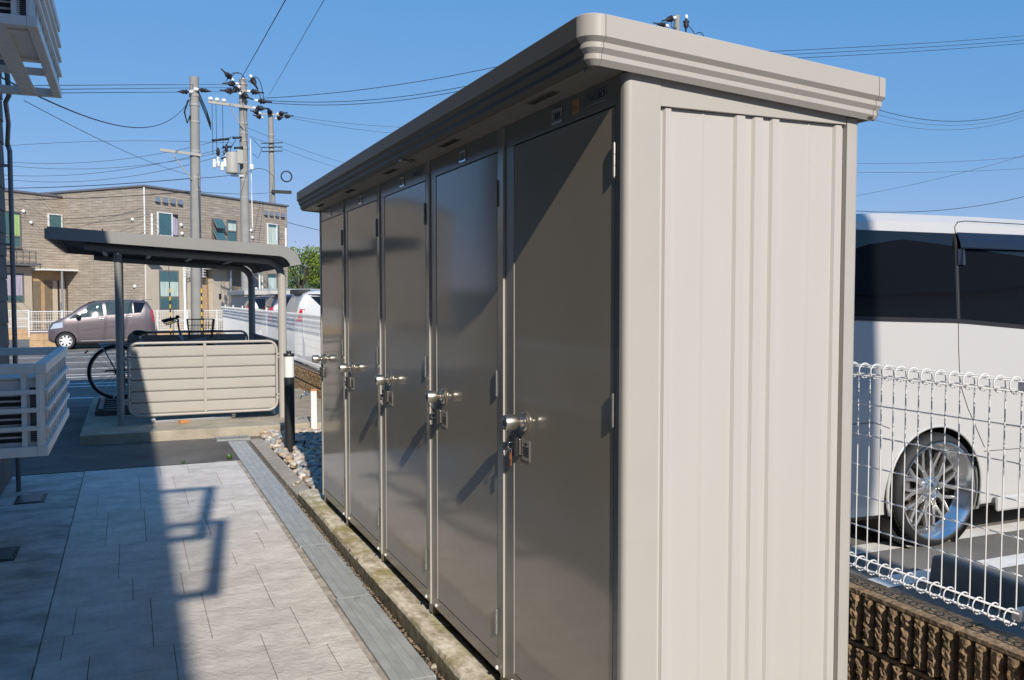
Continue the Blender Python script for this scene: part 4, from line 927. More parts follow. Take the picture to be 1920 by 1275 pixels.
# ------------------------------------------------------------------ block wall with mesh fence
XFc = 2.5
bw = thing('block_wall', 'low brown split-face block wall below the white mesh fence', 'wall', (XFc, 1.8, 0))
def block_mesh(seed):
    r = random.Random(seed); s = MB(); L, Hh, d = 0.392, 0.186, 0.0
    s.box(0.016, 0.003, 0.0, 0.12, L, Hh)                     # core
    s.box(-0.010, 0.003, 0.172, 0.0159, L, Hh)                  # flush top lip
    nr = 7; pw = L/nr
    for k in range(nr):
        y0 = k*pw+0.009; y1 = (k+1)*pw-0.005; nz = 16; ny_ = 4; base = len(s.v)
        for j in range(nz+1):
            for i in range(ny_+1):
                e = 0.5 if i in (0,ny_) else 1.0
                s.v.append((-0.013-r.uniform(0.0,0.010)*e+(0.010 if i in (0,ny_) else 0), y0+(y1-y0)*i/ny_+r.uniform(-.0014,.0014), 0.002+0.166*j/nz+r.uniform(-.003,.003)*(0<j<nz)))
        for j in range(nz):
            for i in range(ny_): q = base+j*(ny_+1)+i; s.f.append((q, q+ny_+1, q+ny_+2, q+1))
        b2 = len(s.v)
        for j in range(nz+1): s.v += [(0.0165, y0-0.001, 0.002+0.166*j/nz), (0.0165, y1+0.001, 0.002+0.166*j/nz)]
        for j in range(nz):
            q = base+j*(ny_+1); p = b2+2*j
            s.f.append((p, p+2, q+ny_+1, q)); s.f.append((q+ny_, q+2*ny_+1, p+3, p+1))
        q = base+nz*(ny_+1); s.f.append(tuple([b2+2*nz] + [b2+2*nz+1] + [q+i for i in range(ny_,-1,-1)])); s.f.append(tuple([base+i for i in range(ny_+1)]+[b2+1,b2]))
    me = s.mesh('split_block'); me.materials.append(M['split_block']); return me
bms = [block_mesh(i) for i in range(5)]
off = woff(bw)
for c in range(2):
    y = -3.0 + (0.2 if c else 0.0); i = 0
    while y < 28:
        share('block', bms[(i*3+c*2+int(y*7)) % 5], bw, (XFc-0.075-off.x, y-off.y, 0.058+c*0.194)); y += 0.40; i += 1
MB().box(XFc-0.056, -3.0, -0.05, XFc+0.035, 28.2, 0.434).build('mortar_core', 'mortar', bw)
MB().box(XFc-0.074, -3.0, -0.05, XFc-0.0585, 28.2, 0.056).build('footing', 'slab', bw)

fe = thing('mesh_fence', 'white welded mesh fence on the block wall behind the shed', 'fence', (XFc, 1.8, 0.43))
ZT, ZL = 1.262, 0.492
def wire_pts(y, loops=10, zt_=ZT, zl_=ZL, rr=0.027):
    # straight wire with a rolled loop at head and foot
    P_ = [(XFc-0.002-rr*(1-math.cos(a)), y, zl_+rr-rr*math.sin(a)) for a in [math.pi*1.75-(math.pi*1.75)*k/loops for k in range(loops)]]
    P_ += [(XFc-0.002, y, zl_+rr+0.02), (XFc-0.002, y, zt_-rr-0.02)]
    P_ += [(XFc-0.002-rr*(1-math.cos(a)), y, zt_-rr+rr*math.sin(a)) for a in [(math.pi*1.75)*k/loops for k in range(1, loops+1)]]
    return P_
posts = [-4.48+2.1*k for k in range(16)]
def hwires(s, y0, y1, r, n, zt_=ZT, zl_=ZL):
    for z in (1.106,0.991,0.876,0.761,0.646): s.cyl((XFc+0.0035,y0,z-ZT+zt_),(XFc+0.0035,y1,z-ZT+zt_),r,n)
    rr = 0.027
    for zc_ in (zt_-rr, zl_+rr):
        for a in (0.5,2.0,3.6,5.2): s.cyl((XFc-0.002-rr+(rr-.004)*math.cos(a),y0,zc_+(rr-.004)*math.sin(a)),(XFc-0.002-rr+(rr-.004)*math.cos(a),y1,zc_+(rr-.004)*math.sin(a)),r,n)
for pi in range(len(posts)-1):
    a, b = posts[pi], posts[pi+1]
    if b < -2.9: continue
    low = 0.0 if a < 26.5 else -0.11
    p = MB(); p.cyl((XFc+0.075,b if b < 27 else b,0.10),(XFc+0.075,b,ZT+0.03+low),0.021,14).lathe([(0.024,0),(0.024,.012),(0.0,.02)],(XFc+0.075,b,ZT+0.03+low),(0,0,1),14); p.build('post', 'wire_white', fe, smooth='auto')
    near = abs(a-1.82) < 0.01 or abs(b-1.82) < 0.01
    n = 38; r = 0.0025
    if near:
        for k in range(n):
            y = a+0.035+(b-a-0.07)*k/(n-1); MB().tube(wire_pts(y, 12), r, 6).build('upright_wire', 'wire_white', fe, smooth=True)
        s = MB(); hwires(s, a+0.02, b-0.02, 0.0028, 6); s.build('horizontal_wire', 'wire_white', fe, smooth=True)
        for y in (a+0.03, b-0.03):
            for z in (ZT-0.03, ZL+0.03): MB().box(XFc-0.008,y-0.015,z-0.018,XFc+0.07,y+0.015,z+0.018).build('clamp', 'galv', fe, bevel=0.002)
    else:
        s = MB()
        for k in range(n): y = a+0.035+(b-a-0.07)*k/(n-1); s.tube(wire_pts(y, 6, ZT+low, ZL+low), 0.0029, 4)
        hwires(s, a+0.02, b-0.02, 0.0029, 4, ZT+low, ZL+low); stuff(s.build('mesh_panel', 'wire_white', fe, smooth=True))
# wheel stops
def wheel_stop(x, y, L, label):
    s = MB(); s.prism([(x,0.0-0.011),(x+0.18,-0.011),(x+0.155,0.145),(x+0.025,0.145)], y, y+L, 'y')
    tag(s.build('wheel_stop', 'stopgrey', bevel=0.015, loc=(x,y,-0.011)), label, 'wheel stop', 'concrete wheel stops')
wheel_stop(3.84, 2.66, 0.70, 'grey concrete wheel stop behind the mesh fence in the empty bay')
wheel_stop(3.84, 1.30, 0.70, 'grey concrete wheel stop just outside the picture on the right')
# unseen pole, added on the camera side to cast the shadow on the van
up = thing('utility_pole', 'concrete utility pole added unseen behind the camera to cast the shadow on the van', 'utility pole', (2.88, -4.3, 0))
MB().cyl((2.88,-4.3,-0.02),(2.88,-4.3,9.5),0.20,20,0.13).build('shaft', 'pole', up, smooth='auto')
# ------------------------------------------------------------------ vehicles
def interp(tab, x):
    if x <= tab[0][0]: return tab[0][1]
    for (a, b) in zip(tab, tab[1:]):
        if x <= b[0]: t = (x-a[0])/(b[0]-a[0]) if b[0] > a[0] else 0; return a[1]+(b[1]-a[1])*t
    return tab[-1][1]
def vehicle(name, label, cat, spec, pm, group=None):
    root = thing(name, label, cat, (0,0,0), group)
    L, Wd = spec['L'], spec['W']/2; th = spec.get('th', 0.16)
    top, belt, bot, plan = spec['top'], spec['belt'], spec['bot'], spec['plan']
    def section(x):
        zb, zt_ = interp(bot, x), interp(top, x); bz = min(interp(belt, x), zt_-0.03); w_ = Wd*interp(plan, x)
        up = max(0.0, zt_-bz); k = min(1.0, up/0.45)
        P_ = [(0.0,zb),(w_*.86,zb),(w_*.965,zb+.05),(w_*.995,zb+.22*(bz-zb)),(w_*1.0,zb+.5*(bz-zb)),(w_*.995,zb+.8*(bz-zb)),(w_*.98,bz),
              (w_*(.98-th*k*.42),bz+up*.40),(w_*(.98-th*k*.72),bz+up*.72),(w_*(.98-th*k)-0.01,bz+up*.90),(w_*(.98-th*k)-0.06,bz+up*.975),(w_*.55,zt_),(0.0,zt_+0.012*k)]
        return P_
    def ysurf(x, z):
        P_ = section(x)[1:11]
        for (a, b) in zip(P_, P_[1:]):
            if a[1] <= z <= b[1] and b[1] > a[1]: t = (z-a[1])/(b[1]-a[1]); return a[0]+(b[0]-a[0])*t
        return P_[0][0] if z < P_[0][1] else P_[-1][0]
    xs = spec['xs']; s = MB(); np_ = None
    for x in xs:
        P_ = section(x); full = [(p[0], p[1]) for p in P_] + [(-p[0], p[1]) for p in P_[-2:0:-1]]; np_ = len(full)
        s.v += [(x, p[0], p[1]) for p in full]
    for i in range(len(xs)-1):
        for k in range(np_): s.f.append((i*np_+k, i*np_+(k+1) % np_, (i+1)*np_+(k+1) % np_, (i+1)*np_+k))
    s.f.append(tuple(range(np_))); s.f.append(tuple(range((len(xs)-1)*np_, len(xs)*np_))[::-1])
    body = s.build('body', pm, root)
    cut = MB(); R_ = spec['arch']
    for xw in spec['wheels']:
        for sg in (-1, 1): cut.cyl((xw, sg*(Wd-0.30), spec['wz']), (xw, sg*(Wd+0.1), spec['wz']), R_, 40)
    boolean_cut(body, cut)
    for p in body.data.polygons: p.use_smooth = True
    smooth_auto(body.data, 28)
    for xw in spec['wheels']:          # dark wheel wells
        for sg in (-1, 1): MB().lathe([(R_*0.998,0.0),(R_*0.998,0.285),(R_*.5,0.29),(0.0,0.29)], (xw, sg*(Wd*0.985), spec['wz']), (0,-sg,0), 32, cap=False).build('wheel_well', 'plastic_black', body, fix=False)
    def patch(nm, m, q, off=0.004, nu=10, nv=6, sides=(-1, 1), parent=root):
        BL, BR, TR, TL = q; out = []
        for sg in sides:
            s = MB()
            def fn(u, v):
                x = (BL[0]*(1-u)+BR[0]*u)*(1-v)+(TL[0]*(1-u)+TR[0]*u)*v; z = (BL[1]*(1-u)+BR[1]*u)*(1-v)+(TL[1]*(1-u)+TR[1]*u)*v
                return (x, sg*(ysurf(x, z)+off), z)
            s.grid(fn, nu, nv); o = s.build(nm, m, parent, smooth=True, fix=False); 
            if sg > 0: o.data.flip_normals()
            o.data.materials[0].use_backface_culling = False; out.append(o)
        return out
    def seamline(pts, wd=0.005, sides=(-1,1), m='seam', off=0.0012, nm='panel_gap'):
        for sg in sides:
            s = MB(); P3 = []
            for (a, b) in zip(pts, pts[1:]):
                for k in range(6): t = k/6; x = a[0]+(b[0]-a[0])*t; z = a[1]+(b[1]-a[1])*t; P3.append((x, sg*(ysurf(x, z)+off), z))
            x, z = pts[-1]; P3.append((x, sg*(ysurf(x, z)+off), z)); s.tube(P3, wd/2, 4); s.build(nm, m, body)
    return root, body, patch, seamline, ysurf, section
def wheel_simple(root, x, y, z, r, w_, sg, m_rim, nspoke, rim_r, parent=None):
    t = MB(); t.lathe([(rim_r,0.0),(r*.93,-0.006),(r*.985,0.012),(r,0.03),(r,w_-0.03),(r*.985,w_-0.012),(r*.93,w_),(rim_r,w_)], (x,y,z), (0,-sg,0), 36, cap=False); t = t.build('wheel', 'rubber', root, smooth='auto')
    c = MB(); c.lathe([(rim_r*1.005,-0.004),(rim_r*.95,0.004),(rim_r*.88,0.03),(rim_r*.86,w_)], (x,y,z), (0,-sg,0), 36, cap=False); c.build('rim', m_rim, t, smooth='auto', fix=False)
    for k in range(nspoke):
        a = 2*math.pi*k/nspoke+0.25; d = Vector((math.cos(a),0,math.sin(a))); n_ = Vector((-math.sin(a),0,math.cos(a)))
        c0 = Vector((x,y+sg*-0.012,z)); s = MB(); b0, b1 = 0.030, 0.022
        s.obox(c0+d*0.05-n_*b0, d*(rim_r*.87-0.05), n_*2*b0, Vector((0,-sg*0.02,0))); s.build('spoke', m_rim, t, bevel=0.006)
    MB().cyl((x,y-sg*0.008,z),(x,y-sg*0.05,z),0.06,16).build('hub', m_rim, t, smooth='auto')
    MB().cyl((x,y-sg*0.09,z),(x,y-sg*0.10,z),rim_r*.8,24).build('brake_disc', 'plastic_black', t)
    return t
# -- near white van: rear to the fence, nose to +X
VX, VY = 3.36, 3.875
spec = dict(L=4.85, W=1.85, th=0.045, wz=0.345, arch=0.392, wheels=(1.125, 4.0),
    top=[(0,0.95),(0.02,1.15),(0.06,1.58),(0.12,1.85),(0.2,1.96),(0.35,2.01),(0.8,2.035),(1.6,2.04),(2.6,2.03),(3.2,1.97),(3.5,1.80),(3.9,1.45),(4.2,1.20),(4.5,1.08),(4.75,0.92),(4.85,0.70)],
    belt=[(0,1.40),(0.5,1.40),(1.3,1.375),(2.5,1.28),(3.6,1.14),(4.2,1.05),(4.85,0.9)], bot=[(0,0.26),(0.15,0.19),(0.7,0.175),(1.5,0.165),(3.6,0.16),(4.4,0.17),(4.85,0.28)],
    plan=[(0,0.86),(0.05,0.93),(0.15,0.975),(0.5,0.997),(1.2,1.0),(3.4,1.0),(4.1,0.985),(4.5,0.93),(4.75,0.82),(4.85,0.66)],
    xs=[0,0.01,0.03,0.06,0.09,0.12,0.16,0.2,0.28,0.35,0.5,0.65,0.8,1.0,1.2,1.4,1.6,1.9,2.2,2.6,2.9,3.2,3.35,3.5,3.7,3.9,4.05,4.2,4.35,4.5,4.62,4.75,4.81,4.85])
van, vb, vpatch, vseam, vys, vsec = vehicle('parked_van', 'large lowered white van with chrome wheels behind the fence on the right', 'van', spec, 'van_white', 'white vans parked tail to the fence')
vpatch('quarter_window', 'glass_dark', [(0.22,1.415),(1.285,1.385),(1.285,1.908),(0.30,1.908)], nu=16)
vpatch('door_window', 'glass_dark', [(1.315,1.384),(2.55,1.29),(2.40,1.91),(1.315,1.91)], nu=16)
vpatch('front_window', 'glass_dark', [(2.60,1.285),(3.55,1.15),(3.05,1.88),(2.46,1.91)], nu=12)
for sg in (-1, 1):           # smoked rain visor over the sliding-door window
    s = MB()
    def fn(u, v):
        x = 1.30+1.12*u; z = 1.915-0.10*v; e = 0.012+0.022*math.sin(min(1, v)*math.pi*.55)
        return (x, sg*(vys(x, z)+e), z)
    s.grid(fn, 12, 5)
    def fn2(u, v):
        x = 1.30+0.065*u; z = 1.815-0.10*v; e = 0.010+0.014*math.sin(math.pi*u)*(1-v*.5)
        return (x, sg*(vys(x, z)+e), z)
    s.grid(fn2, 5, 4); s.build('rain_visor', 'visor', van, smooth=True, fix=False)
vpatch('pillar_trim', 'plastic_black', [(1.283,1.385),(1.317,1.384),(1.317,1.909),(1.283,1.909)], off=0.0035, nu=2)
vseam([(1.30,1.375),(1.295,1.2),(1.30,1.08),(1.325,0.95),(1.38,0.83),(1.46,0.70),(1.535,0.58)])
vseam([(2.58,1.965),(2.30,1.985),(1.42,1.99),(1.34,1.98),(1.305,1.95),(1.30,1.38)], 0.007)
vseam([(2.57,1.28),(2.55,0.9),(2.56,0.3)])
vseam([(1.53,0.555),(2.4,0.545),(3.55,0.54)], 0.004)
vseam([(0.05,0.79),(0.62,0.785),(0.74,0.745)], 0.004)
s = MB(); 
for sg in (-1, 1):
    s = MB(); 
    def fn(u, v): x = 0.20+2.36*u; z = interp([(0.2,1.415),(1.3,1.385),(2.56,1.288)], x)-0.024*v; return (x, sg*(vys(x, z)+0.006), z)
    s.grid(fn, 20, 2); s.build('belt_trim', 'plastic_black', van, smooth=True, fix=False)
    s = MB(); s.obox((1.64, sg*0.917, 0.165),(1.95,0,0),(0,sg*0.03,0),(0.0,0,0.10)); s.build('side_step', 'van_white', van, bevel=0.02)
    MB().box(1.95, sg*0.921, 0.345, 2.13, sg*0.934, 0.395).build('step_badge', 'hinge', van, bevel=0.003)
    MB().box(-0.012, sg*0.62-0.1, 0.8, 0.03, sg*0.62+0.1, 1.35).build('tail_lamp', 'red_lamp', van, bevel=0.01)
    s = MB(); s.lathe([(0.0,0),(0.05,.005),(0.075,.05),(0.06,.14),(0.0,.16)],(3.45,sg*0.98,1.25),(0,sg,0),14); s.build('mirror', 'van_white', van, smooth=True)
    # arch lip and mud flap inside the rear arch
    for xw in (1.125, 4.0):
        MB().tube([(xw+0.392*math.cos(R(a)), sg*0.922, 0.345+0.392*math.sin(R(a))) for a in range(-18, 199, 8)], 0.010, 8).build('arch_lip', 'van_white', vb, smooth=True)
    s = MB(); s.prism([(1.455,0.19),(1.52,0.19),(1.545,0.33),(1.53,0.50),(1.50,0.54),(1.485,0.45)], sg*0.75, sg*0.905, 'y'); s.build('arch_liner', 'stopgrey', vb)
MB().box(0.004,-0.66,1.42,0.05,0.66,1.80).build('rear_window', 'glass_dark', van)
s = MB(); s.grid(lambda u, v: (3.30+0.80*u, -0.70+1.4*v, interp(spec['top'], 3.30+0.80*u)+0.016), 10, 4); s.build('windscreen', 'glass_dark', van, smooth=True)
def deep_wheel(x, sg):
    y = sg*0.945; z = 0.345; r = 0.345; rr_ = 0.296; wd = 0.235
    t = MB(); t.lathe([(rr_,0.004),(rr_+0.012,-0.004),(r*.95,0.004),(r*.99,0.02),(r,0.045),(r,wd-0.045),(r*.99,wd-.02),(r*.95,wd),(rr_,wd)], (x,y,z), (0,-sg,0), 56, cap=False); t = t.build('wheel', 'rubber', van, smooth='auto')
    s = MB()        # tread blocks
    for k in range(64):
        a = 2*math.pi*k/64; d = Vector((math.cos(a),0,math.sin(a))); n_ = Vector((-math.sin(a),0,math.cos(a))); c0 = Vector((x,y,z))
        for (ya, yw) in ((0.035,0.045),(0.09,0.05),(0.15,0.045)): s.obox(c0+d*(r-0.002)-n_*0.012+Vector((0,-sg*ya,0)), d*0.005, n_*0.024, Vector((0,-sg*yw,0)))
    s.build('tread', 'rubber', t)
    c = MB(); c.lathe([(rr_+0.004,-0.004),(rr_-0.004,-0.006),(rr_-0.012,0.004),(0.262,0.03),(0.246,0.075),(0.238,0.085),(0.236,wd)], (x,y,z), (0,-sg,0), 64, cap=False); c.build('rim_lip', 'alloy', t, smooth='auto', fix=False)
    c0 = Vector((x, y-sg*0.075, z)); sp = MB()
    def bar(p, q, w0, w1, th_, dz0=0.0, dz1=0.0):
        p, q = Vector(p), Vector(q); d = (q-p).normalized(); n_ = Vector((-d.z,0,d.x)); o_ = Vector((0,sg,0))
        V = [p-n_*w0+o_*dz0, p+n_*w0+o_*dz0, q+n_*w1+o_*dz1, q-n_*w1+o_*dz1]; V2 = [v-o_*th_ for v in V]
        ms = MB(); ms.add(V+V2, [(0,1,2,3),(7,6,5,4),(0,4,5,1),(1,5,6,2),(2,6,7,3),(3,7,4,0)]); return ms
    for k in range(10):
        a = 2*math.pi*k/10+0.1; d = Vector((math.cos(a),0,math.sin(a))); mid = c0+d*0.125
        bar(c0+d*0.045, mid, 0.024, 0.013, 0.03, 0.012, 0.006).build('spoke', 'alloy_grey', t, bevel=0.004)
        for e in (-0.20, 0.20):
            d2 = Vector((math.cos(a+e),0,math.sin(a+e))); bar(mid-d*0.008, c0+d2*0.240, 0.011, 0.008, 0.028, 0.004, 0.0).build('spoke', 'alloy_grey', t, bevel=0.003)
            MB().cyl(c0+d2*0.236+Vector((0,sg*0.006,0)), c0+d2*0.236-Vector((0,sg*0.01,0)), 0.0065, 8).build('rivet', 'chrome', t)
    MB().lathe([(0.078,-0.010),(0.074,0.014),(0.058,0.020),(0.052,0.012),(0.046,0.012),(0.044,0.020),(0.030,0.026),(0.0,0.027)], c0, (0,sg,0), 32).build('hub', 'alloy', t, smooth='auto')
    text_mesh('A', 0.035, 'ink', 'hub_mark', t, Matrix(((1,0,0,c0.x),(0,0,sg,c0.y+sg*0.0275),(0,1,0,c0.z),(0,0,0,1))), extrude=0.0005) if False else None
    for k in range(5):
        a = 2*math.pi*k/5; d = Vector((math.cos(a),0,math.sin(a))); MB().cyl(c0+d*0.062+Vector((0,sg*.018,0)), c0+d*0.062+Vector((0,sg*.03,0)), 0.008, 6).build('wheel_nut', 'chrome', t)
    MB().cyl(c0-Vector((0,sg*0.05,0)), c0-Vector((0,sg*0.065,0)), 0.14, 32).build('brake_disc', 'caliper', t)
    s = MB(); s.obox(c0+Vector((-0.18,-sg*0.03,-0.07)), Vector((0.06,0,0)), Vector((0,-sg*0.05,0)), Vector((0,0,0.15))); s.build('brake_caliper', 'hinge', t, bevel=0.008)
    MB().cyl(c0-Vector((0,sg*0.10,0)), c0-Vector((0,sg*0.11,0)), 0.22, 32).build('inner_barrel', 'plastic_black', t)
for xw in (1.125, 4.0):
    for sg in (-1, 1): deep_wheel(xw, sg)
van.location = (VX, VY+0.925, -0.012)
# -- second white van, farther along the fence
spec2 = dict(spec); spec2['W'] = 1.70; spec2['wz'] = 0.31; spec2['arch'] = 0.36
spec2['top'] = [(0,0.95),(0.02,1.12),(0.10,1.40),(0.2,1.60),(0.35,1.67),(0.8,1.70),(2.6,1.69),(3.0,1.60),(3.5,1.30),(3.7,1.10),(4.4,0.95),(4.75,0.80),(4.85,0.6)]
spec2['belt'] = [(0,1.30),(0.25,1.30),(0.8,1.14),(2.5,1.10),(3.6,1.0),(4.85,0.8)]; spec2['th'] = 0.14
van2, v2b, p2_, s2_, y2_, _ = vehicle('parked_van', 'white minivan with red tail lamp beyond the fence, left of the shed', 'van', spec2, 'van_white_b', 'white vans parked tail to the fence')
p2_('quarter_window', 'glass_dark', [(0.72,1.17),(1.28,1.14),(1.28,1.60),(0.30,1.60)]); p2_('door_window', 'glass_dark', [(1.31,1.14),(2.3,1.12),(2.2,1.60),(1.31,1.60)]); p2_('front_window', 'glass_dark', [(2.34,1.12),(3.3,1.04),(2.75,1.58),(2.24,1.60)])
s2_([(1.295,1.62),(1.295,0.7)]); s2_([(2.32,1.6),(2.32,0.3)])
for sg in (-1, 1):
    s = MB(); s.grid(lambda u, v: (0.03+0.11*u+0.08*v, sg*(y2_(0.03+0.11*u+0.08*v, 1.0+0.27*v)+0.008), 1.0+0.27*v), 5, 5); s.build('tail_lamp', 'red_lamp', van2, smooth=True, fix=False)
s = MB(); s.grid(lambda u, v: (0.03+0.17*v-0.012, -0.62+1.24*u, 1.14+0.40*v), 6, 6); s.build('rear_window', 'glass_dark', van2, smooth=True)
s = MB(); s.box(0.12,-0.55,1.60,0.40,0.55,1.705); s.build('rear_spoiler', 'plastic_black', van2, bevel=0.02)
s = MB(); s.grid(lambda u, v: (2.72+0.85*u, -0.6+1.2*v, interp(spec2['top'], 2.72+0.85*u)+0.016), 8, 4); s.build('windscreen', 'glass_dark', van2, smooth=True)
s = MB(); s.box(2.0,-0.5,1.706,2.06,0.5,1.76).box(1.0,-0.5,1.708,1.06,0.5,1.76); s.build('roof_bar', 'plastic_black', van2)
for xw in (1.125, 4.0):
    for sg in (-1, 1): wheel_simple(van2, xw, sg*0.845, 0.31, 0.31, 0.19, sg, 'alloy_white', 7, 0.20)
van2.location = (3.32, 19.6+0.85, -0.012)
# -- mauve tall hatchback parked across the far side
spec3 = dict(L=2.92, W=1.36, th=0.20, wz=0.255, arch=0.285, wheels=(0.46, 2.45),
    top=[(0,0.62),(0.01,0.80),(0.04,1.00),(0.12,1.25),(0.20,1.38),(0.30,1.44),(0.6,1.462),(1.2,1.465),(1.6,1.44),(1.85,1.37),(2.1,1.22),(2.3,1.06),(2.45,0.965),(2.6,0.90),(2.8,0.80),(2.88,0.70),(2.92,0.56)],
    belt=[(0,1.02),(0.4,1.03),(1.2,0.98),(2.0,0.90),(2.4,0.84),(2.92,0.72)], bot=[(0,0.28),(0.1,0.22),(0.7,0.17),(2.1,0.17),(2.75,0.18),(2.92,0.26)],
    plan=[(0,0.80),(0.03,0.87),(0.1,0.94),(0.3,0.99),(0.6,1.0),(2.2,1.0),(2.5,0.97),(2.75,0.88),(2.88,0.74),(2.92,0.62)],
    xs=[0,0.01,0.025,0.04,0.07,0.12,0.16,0.2,0.25,0.3,0.45,0.6,0.8,1.0,1.2,1.4,1.6,1.72,1.85,1.97,2.1,2.2,2.3,2.38,2.45,2.52,2.6,2.7,2.8,2.85,2.88,2.92])
car, cb, cp, cs, cy_, _ = vehicle('parked_car', 'mauve metallic tall hatchback parked in front of the beige apartments', 'car', spec3, 'mauve')
cp('front_window', 'glass_car', [(1.42,0.985),(2.13,0.925),(1.80,1.32),(1.46,1.385)]); cp('rear_window', 'glass_car', [(0.62,1.055),(1.34,1.0),(1.38,1.395),(0.64,1.395)]); cp('quarter_window', 'glass_dark', [(0.40,1.075),(0.59,1.06),(0.61,1.395),(0.27,1.37)])
cp('quarter_light', 'glass_car', [(2.18,0.92),(2.36,0.90),(2.22,1.02),(2.08,1.09)], nu=4, nv=3)
cs([(1.38,1.39),(1.36,0.98),(1.37,0.5),(1.40,0.22)]); cs([(0.60,1.40),(0.58,1.05),(0.62,0.75),(0.70,0.58)]); cs([(2.10,0.92),(2.13,0.6),(2.08,0.3)]); cs([(0.75,0.68),(1.3,0.66),(2.0,0.56)], 0.010, m='mauve', off=0.003, nm='swage_line'); cs([(0.72,0.27),(2.05,0.245)], 0.012, m='alloy_white', nm='sill_highlight_trim')
cs([(0.30,1.40),(0.65,1.425),(1.3,1.43),(1.75,1.375),(2.05,1.23),(2.35,1.01)], 0.012, m='plastic_black', nm='roof_moulding')
for sg in (-1, 1):
    for (x, z) in ((1.48,0.90),(0.72,0.955)):
        s = MB(); s.box(x-0.07,sg*(cy_(x,z)+0.002),z-0.012,x+0.07,sg*(cy_(x,z)+0.022),z+0.012); s.build('door_handle', 'alloy_white', car, bevel=0.006)
        MB().lathe([(0.0,0.0),(0.035,0.001),(0.03,0.003),(0,0.004)],(x,sg*cy_(x,z),z),(0,sg,0),12).build('handle_recess', 'plastic_black', car)
    s = MB(); s.lathe([(0.0,0),(0.05,.01),(0.075,.06),(0.06,.13),(0.0,.15)],(2.10,sg*0.64,0.955),(0,sg,0),12); s.v = [(x,y,0.955+(z-0.955)*1.0) for x,y,z in s.v]; s.build('mirror', 'plastic_black', car, smooth=True)
    s = MB(); s.grid(lambda u, v: (2.52+0.34*u-0.10*v*(u), sg*(cy_(2.52+0.34*u-0.10*v*u, 0.60+0.16*v+0.05*(1-u))+0.006), 0.60+0.16*v+0.05*(1-u)), 6, 4); s.build('head_lamp', 'head_lamp', car, smooth=True, fix=False)
    s = MB(); s.grid(lambda u, v: (0.01+0.07*u+0.05*v, sg*(cy_(0.01+0.07*u+0.05*v, 0.80+0.35*v)+0.005), 0.80+0.35*v), 3, 6); s.build('tail_lamp', 'red_lamp', car, smooth=True, fix=False)
s = MB(); s.grid(lambda u, v: (1.66+0.72*u, -0.46+0.92*v, interp(spec3['top'], 1.66+0.72*u)+0.014), 10, 4); s.build('windscreen', 'glass_car', car, smooth=True)
s = MB(); s.grid(lambda u, v: (0.045+0.18*v-0.012, -0.44+0.88*u, 1.02+0.36*v), 4, 5); s.build('tailgate_window', 'glass_dark', car, smooth=True)
s = MB(); s.box(0.08,-0.45,1.452,0.34,0.45,1.478); s.build('rear_spoiler', 'mauve', car, bevel=0.008)
for xw in (0.46, 2.45):
    for sg in (-1, 1): wheel_simple(car, xw, sg*0.672, 0.255, 0.255, 0.16, sg, 'alloy_white', 8, 0.175)
car.rotation_euler = (0, 0, math.pi); car.location = (0.72, 29.0+0.68, -0.012)
# -- two dark cars farther down the bays
def copy_tree(o, parent=None):
    c = o.copy(); COL.objects.link(c); c.parent = parent
    for ch in list(o.children): copy_tree(ch, c)
    return c
def repaint(o, frm, to):
    for ch in o.children:
        if ch.type == 'MESH' and ch.data.materials and ch.data.materials[0] == M[frm]:
            ch.data = ch.data.copy(); ch.data.materials[0] = M[to]
        repaint(ch, frm, to)
for (loc, m_, sc, lab) in (((3.45,25.4,-0.012),'navy',1.0,'navy hatchback seen over the fence beside the white minivan'),((3.55,31.2,-0.012),'dark_grey_paint',0.98,'charcoal car farthest along the fence by the grey garage')):
    c = copy_tree(car); c['label'] = lab; c['group'] = 'dark cars parked along the fence'; repaint(c, 'mauve', m_); c.rotation_euler = (0,0,0); c.location = loc; c.scale = (sc*1.1,)*3

# ------------------------------------------------------------------ far apartments
E1 = Vector((math.sin(R(49.2)), math.cos(R(49.2)), 0)); E2 = Vector((-E1.y, E1.x, 0)); KC = Vector((0.73, 44.42, 0)); UZ = Vector((0,0,1))
fa = thing('apartment_building', 'two-storey beige brick-clad apartments behind the bicycle shelter', 'building', (KC.x, KC.y, 0))
def BP(s_, t_, z): return KC + E1*s_ + E2*t_ + UZ*z
def bwall(poly, zA, zB_, name, m):
    s = MB(); n = len(poly); s.v = [tuple(BP(p[0],p[1],zA)) for p in poly]+[tuple(BP(p[0],p[1],zB_)) for p in poly]
    s.f = [(i,(i+1)%n,n+(i+1)%n,n+i) for i in range(n)]+[tuple(range(n))[::-1],tuple(range(n,2*n))]
    o = s.build(name, m, fa); me = o.data; uv = me.uv_layers.new(name='UVMap'); off_ = woff(o)
    for li in me.loops:
        p = me.vertices[li.vertex_index].co + off_; d = p-KC; uv.data[li.index].uv = (d.dot(E1)+d.dot(E2)*1.0, p.z)
    return o
DP = 8.0
bwall([(0,0),(9.91,0),(9.91,DP),(0,DP)], 0, 6.62, 'wall', 'far_clad')
bwall([(-9.0,5.51),(-0.01,5.51),(-0.01,DP+5),(-9.0,DP+5)], 0, 6.40, 'wall', 'far_clad')
bwall([(-0.08,-0.08),(9.99,-0.08),(9.99,DP+.1),(-0.08,DP+.1)], 6.625, 6.71, 'roof_edge', 'roof_edge')
bwall([(-9.1,5.43),(-0.09,5.43),(-0.09,DP+5.1),(-9.1,DP+5.1)], 6.405, 6.49, 'roof_edge', 'roof_edge')
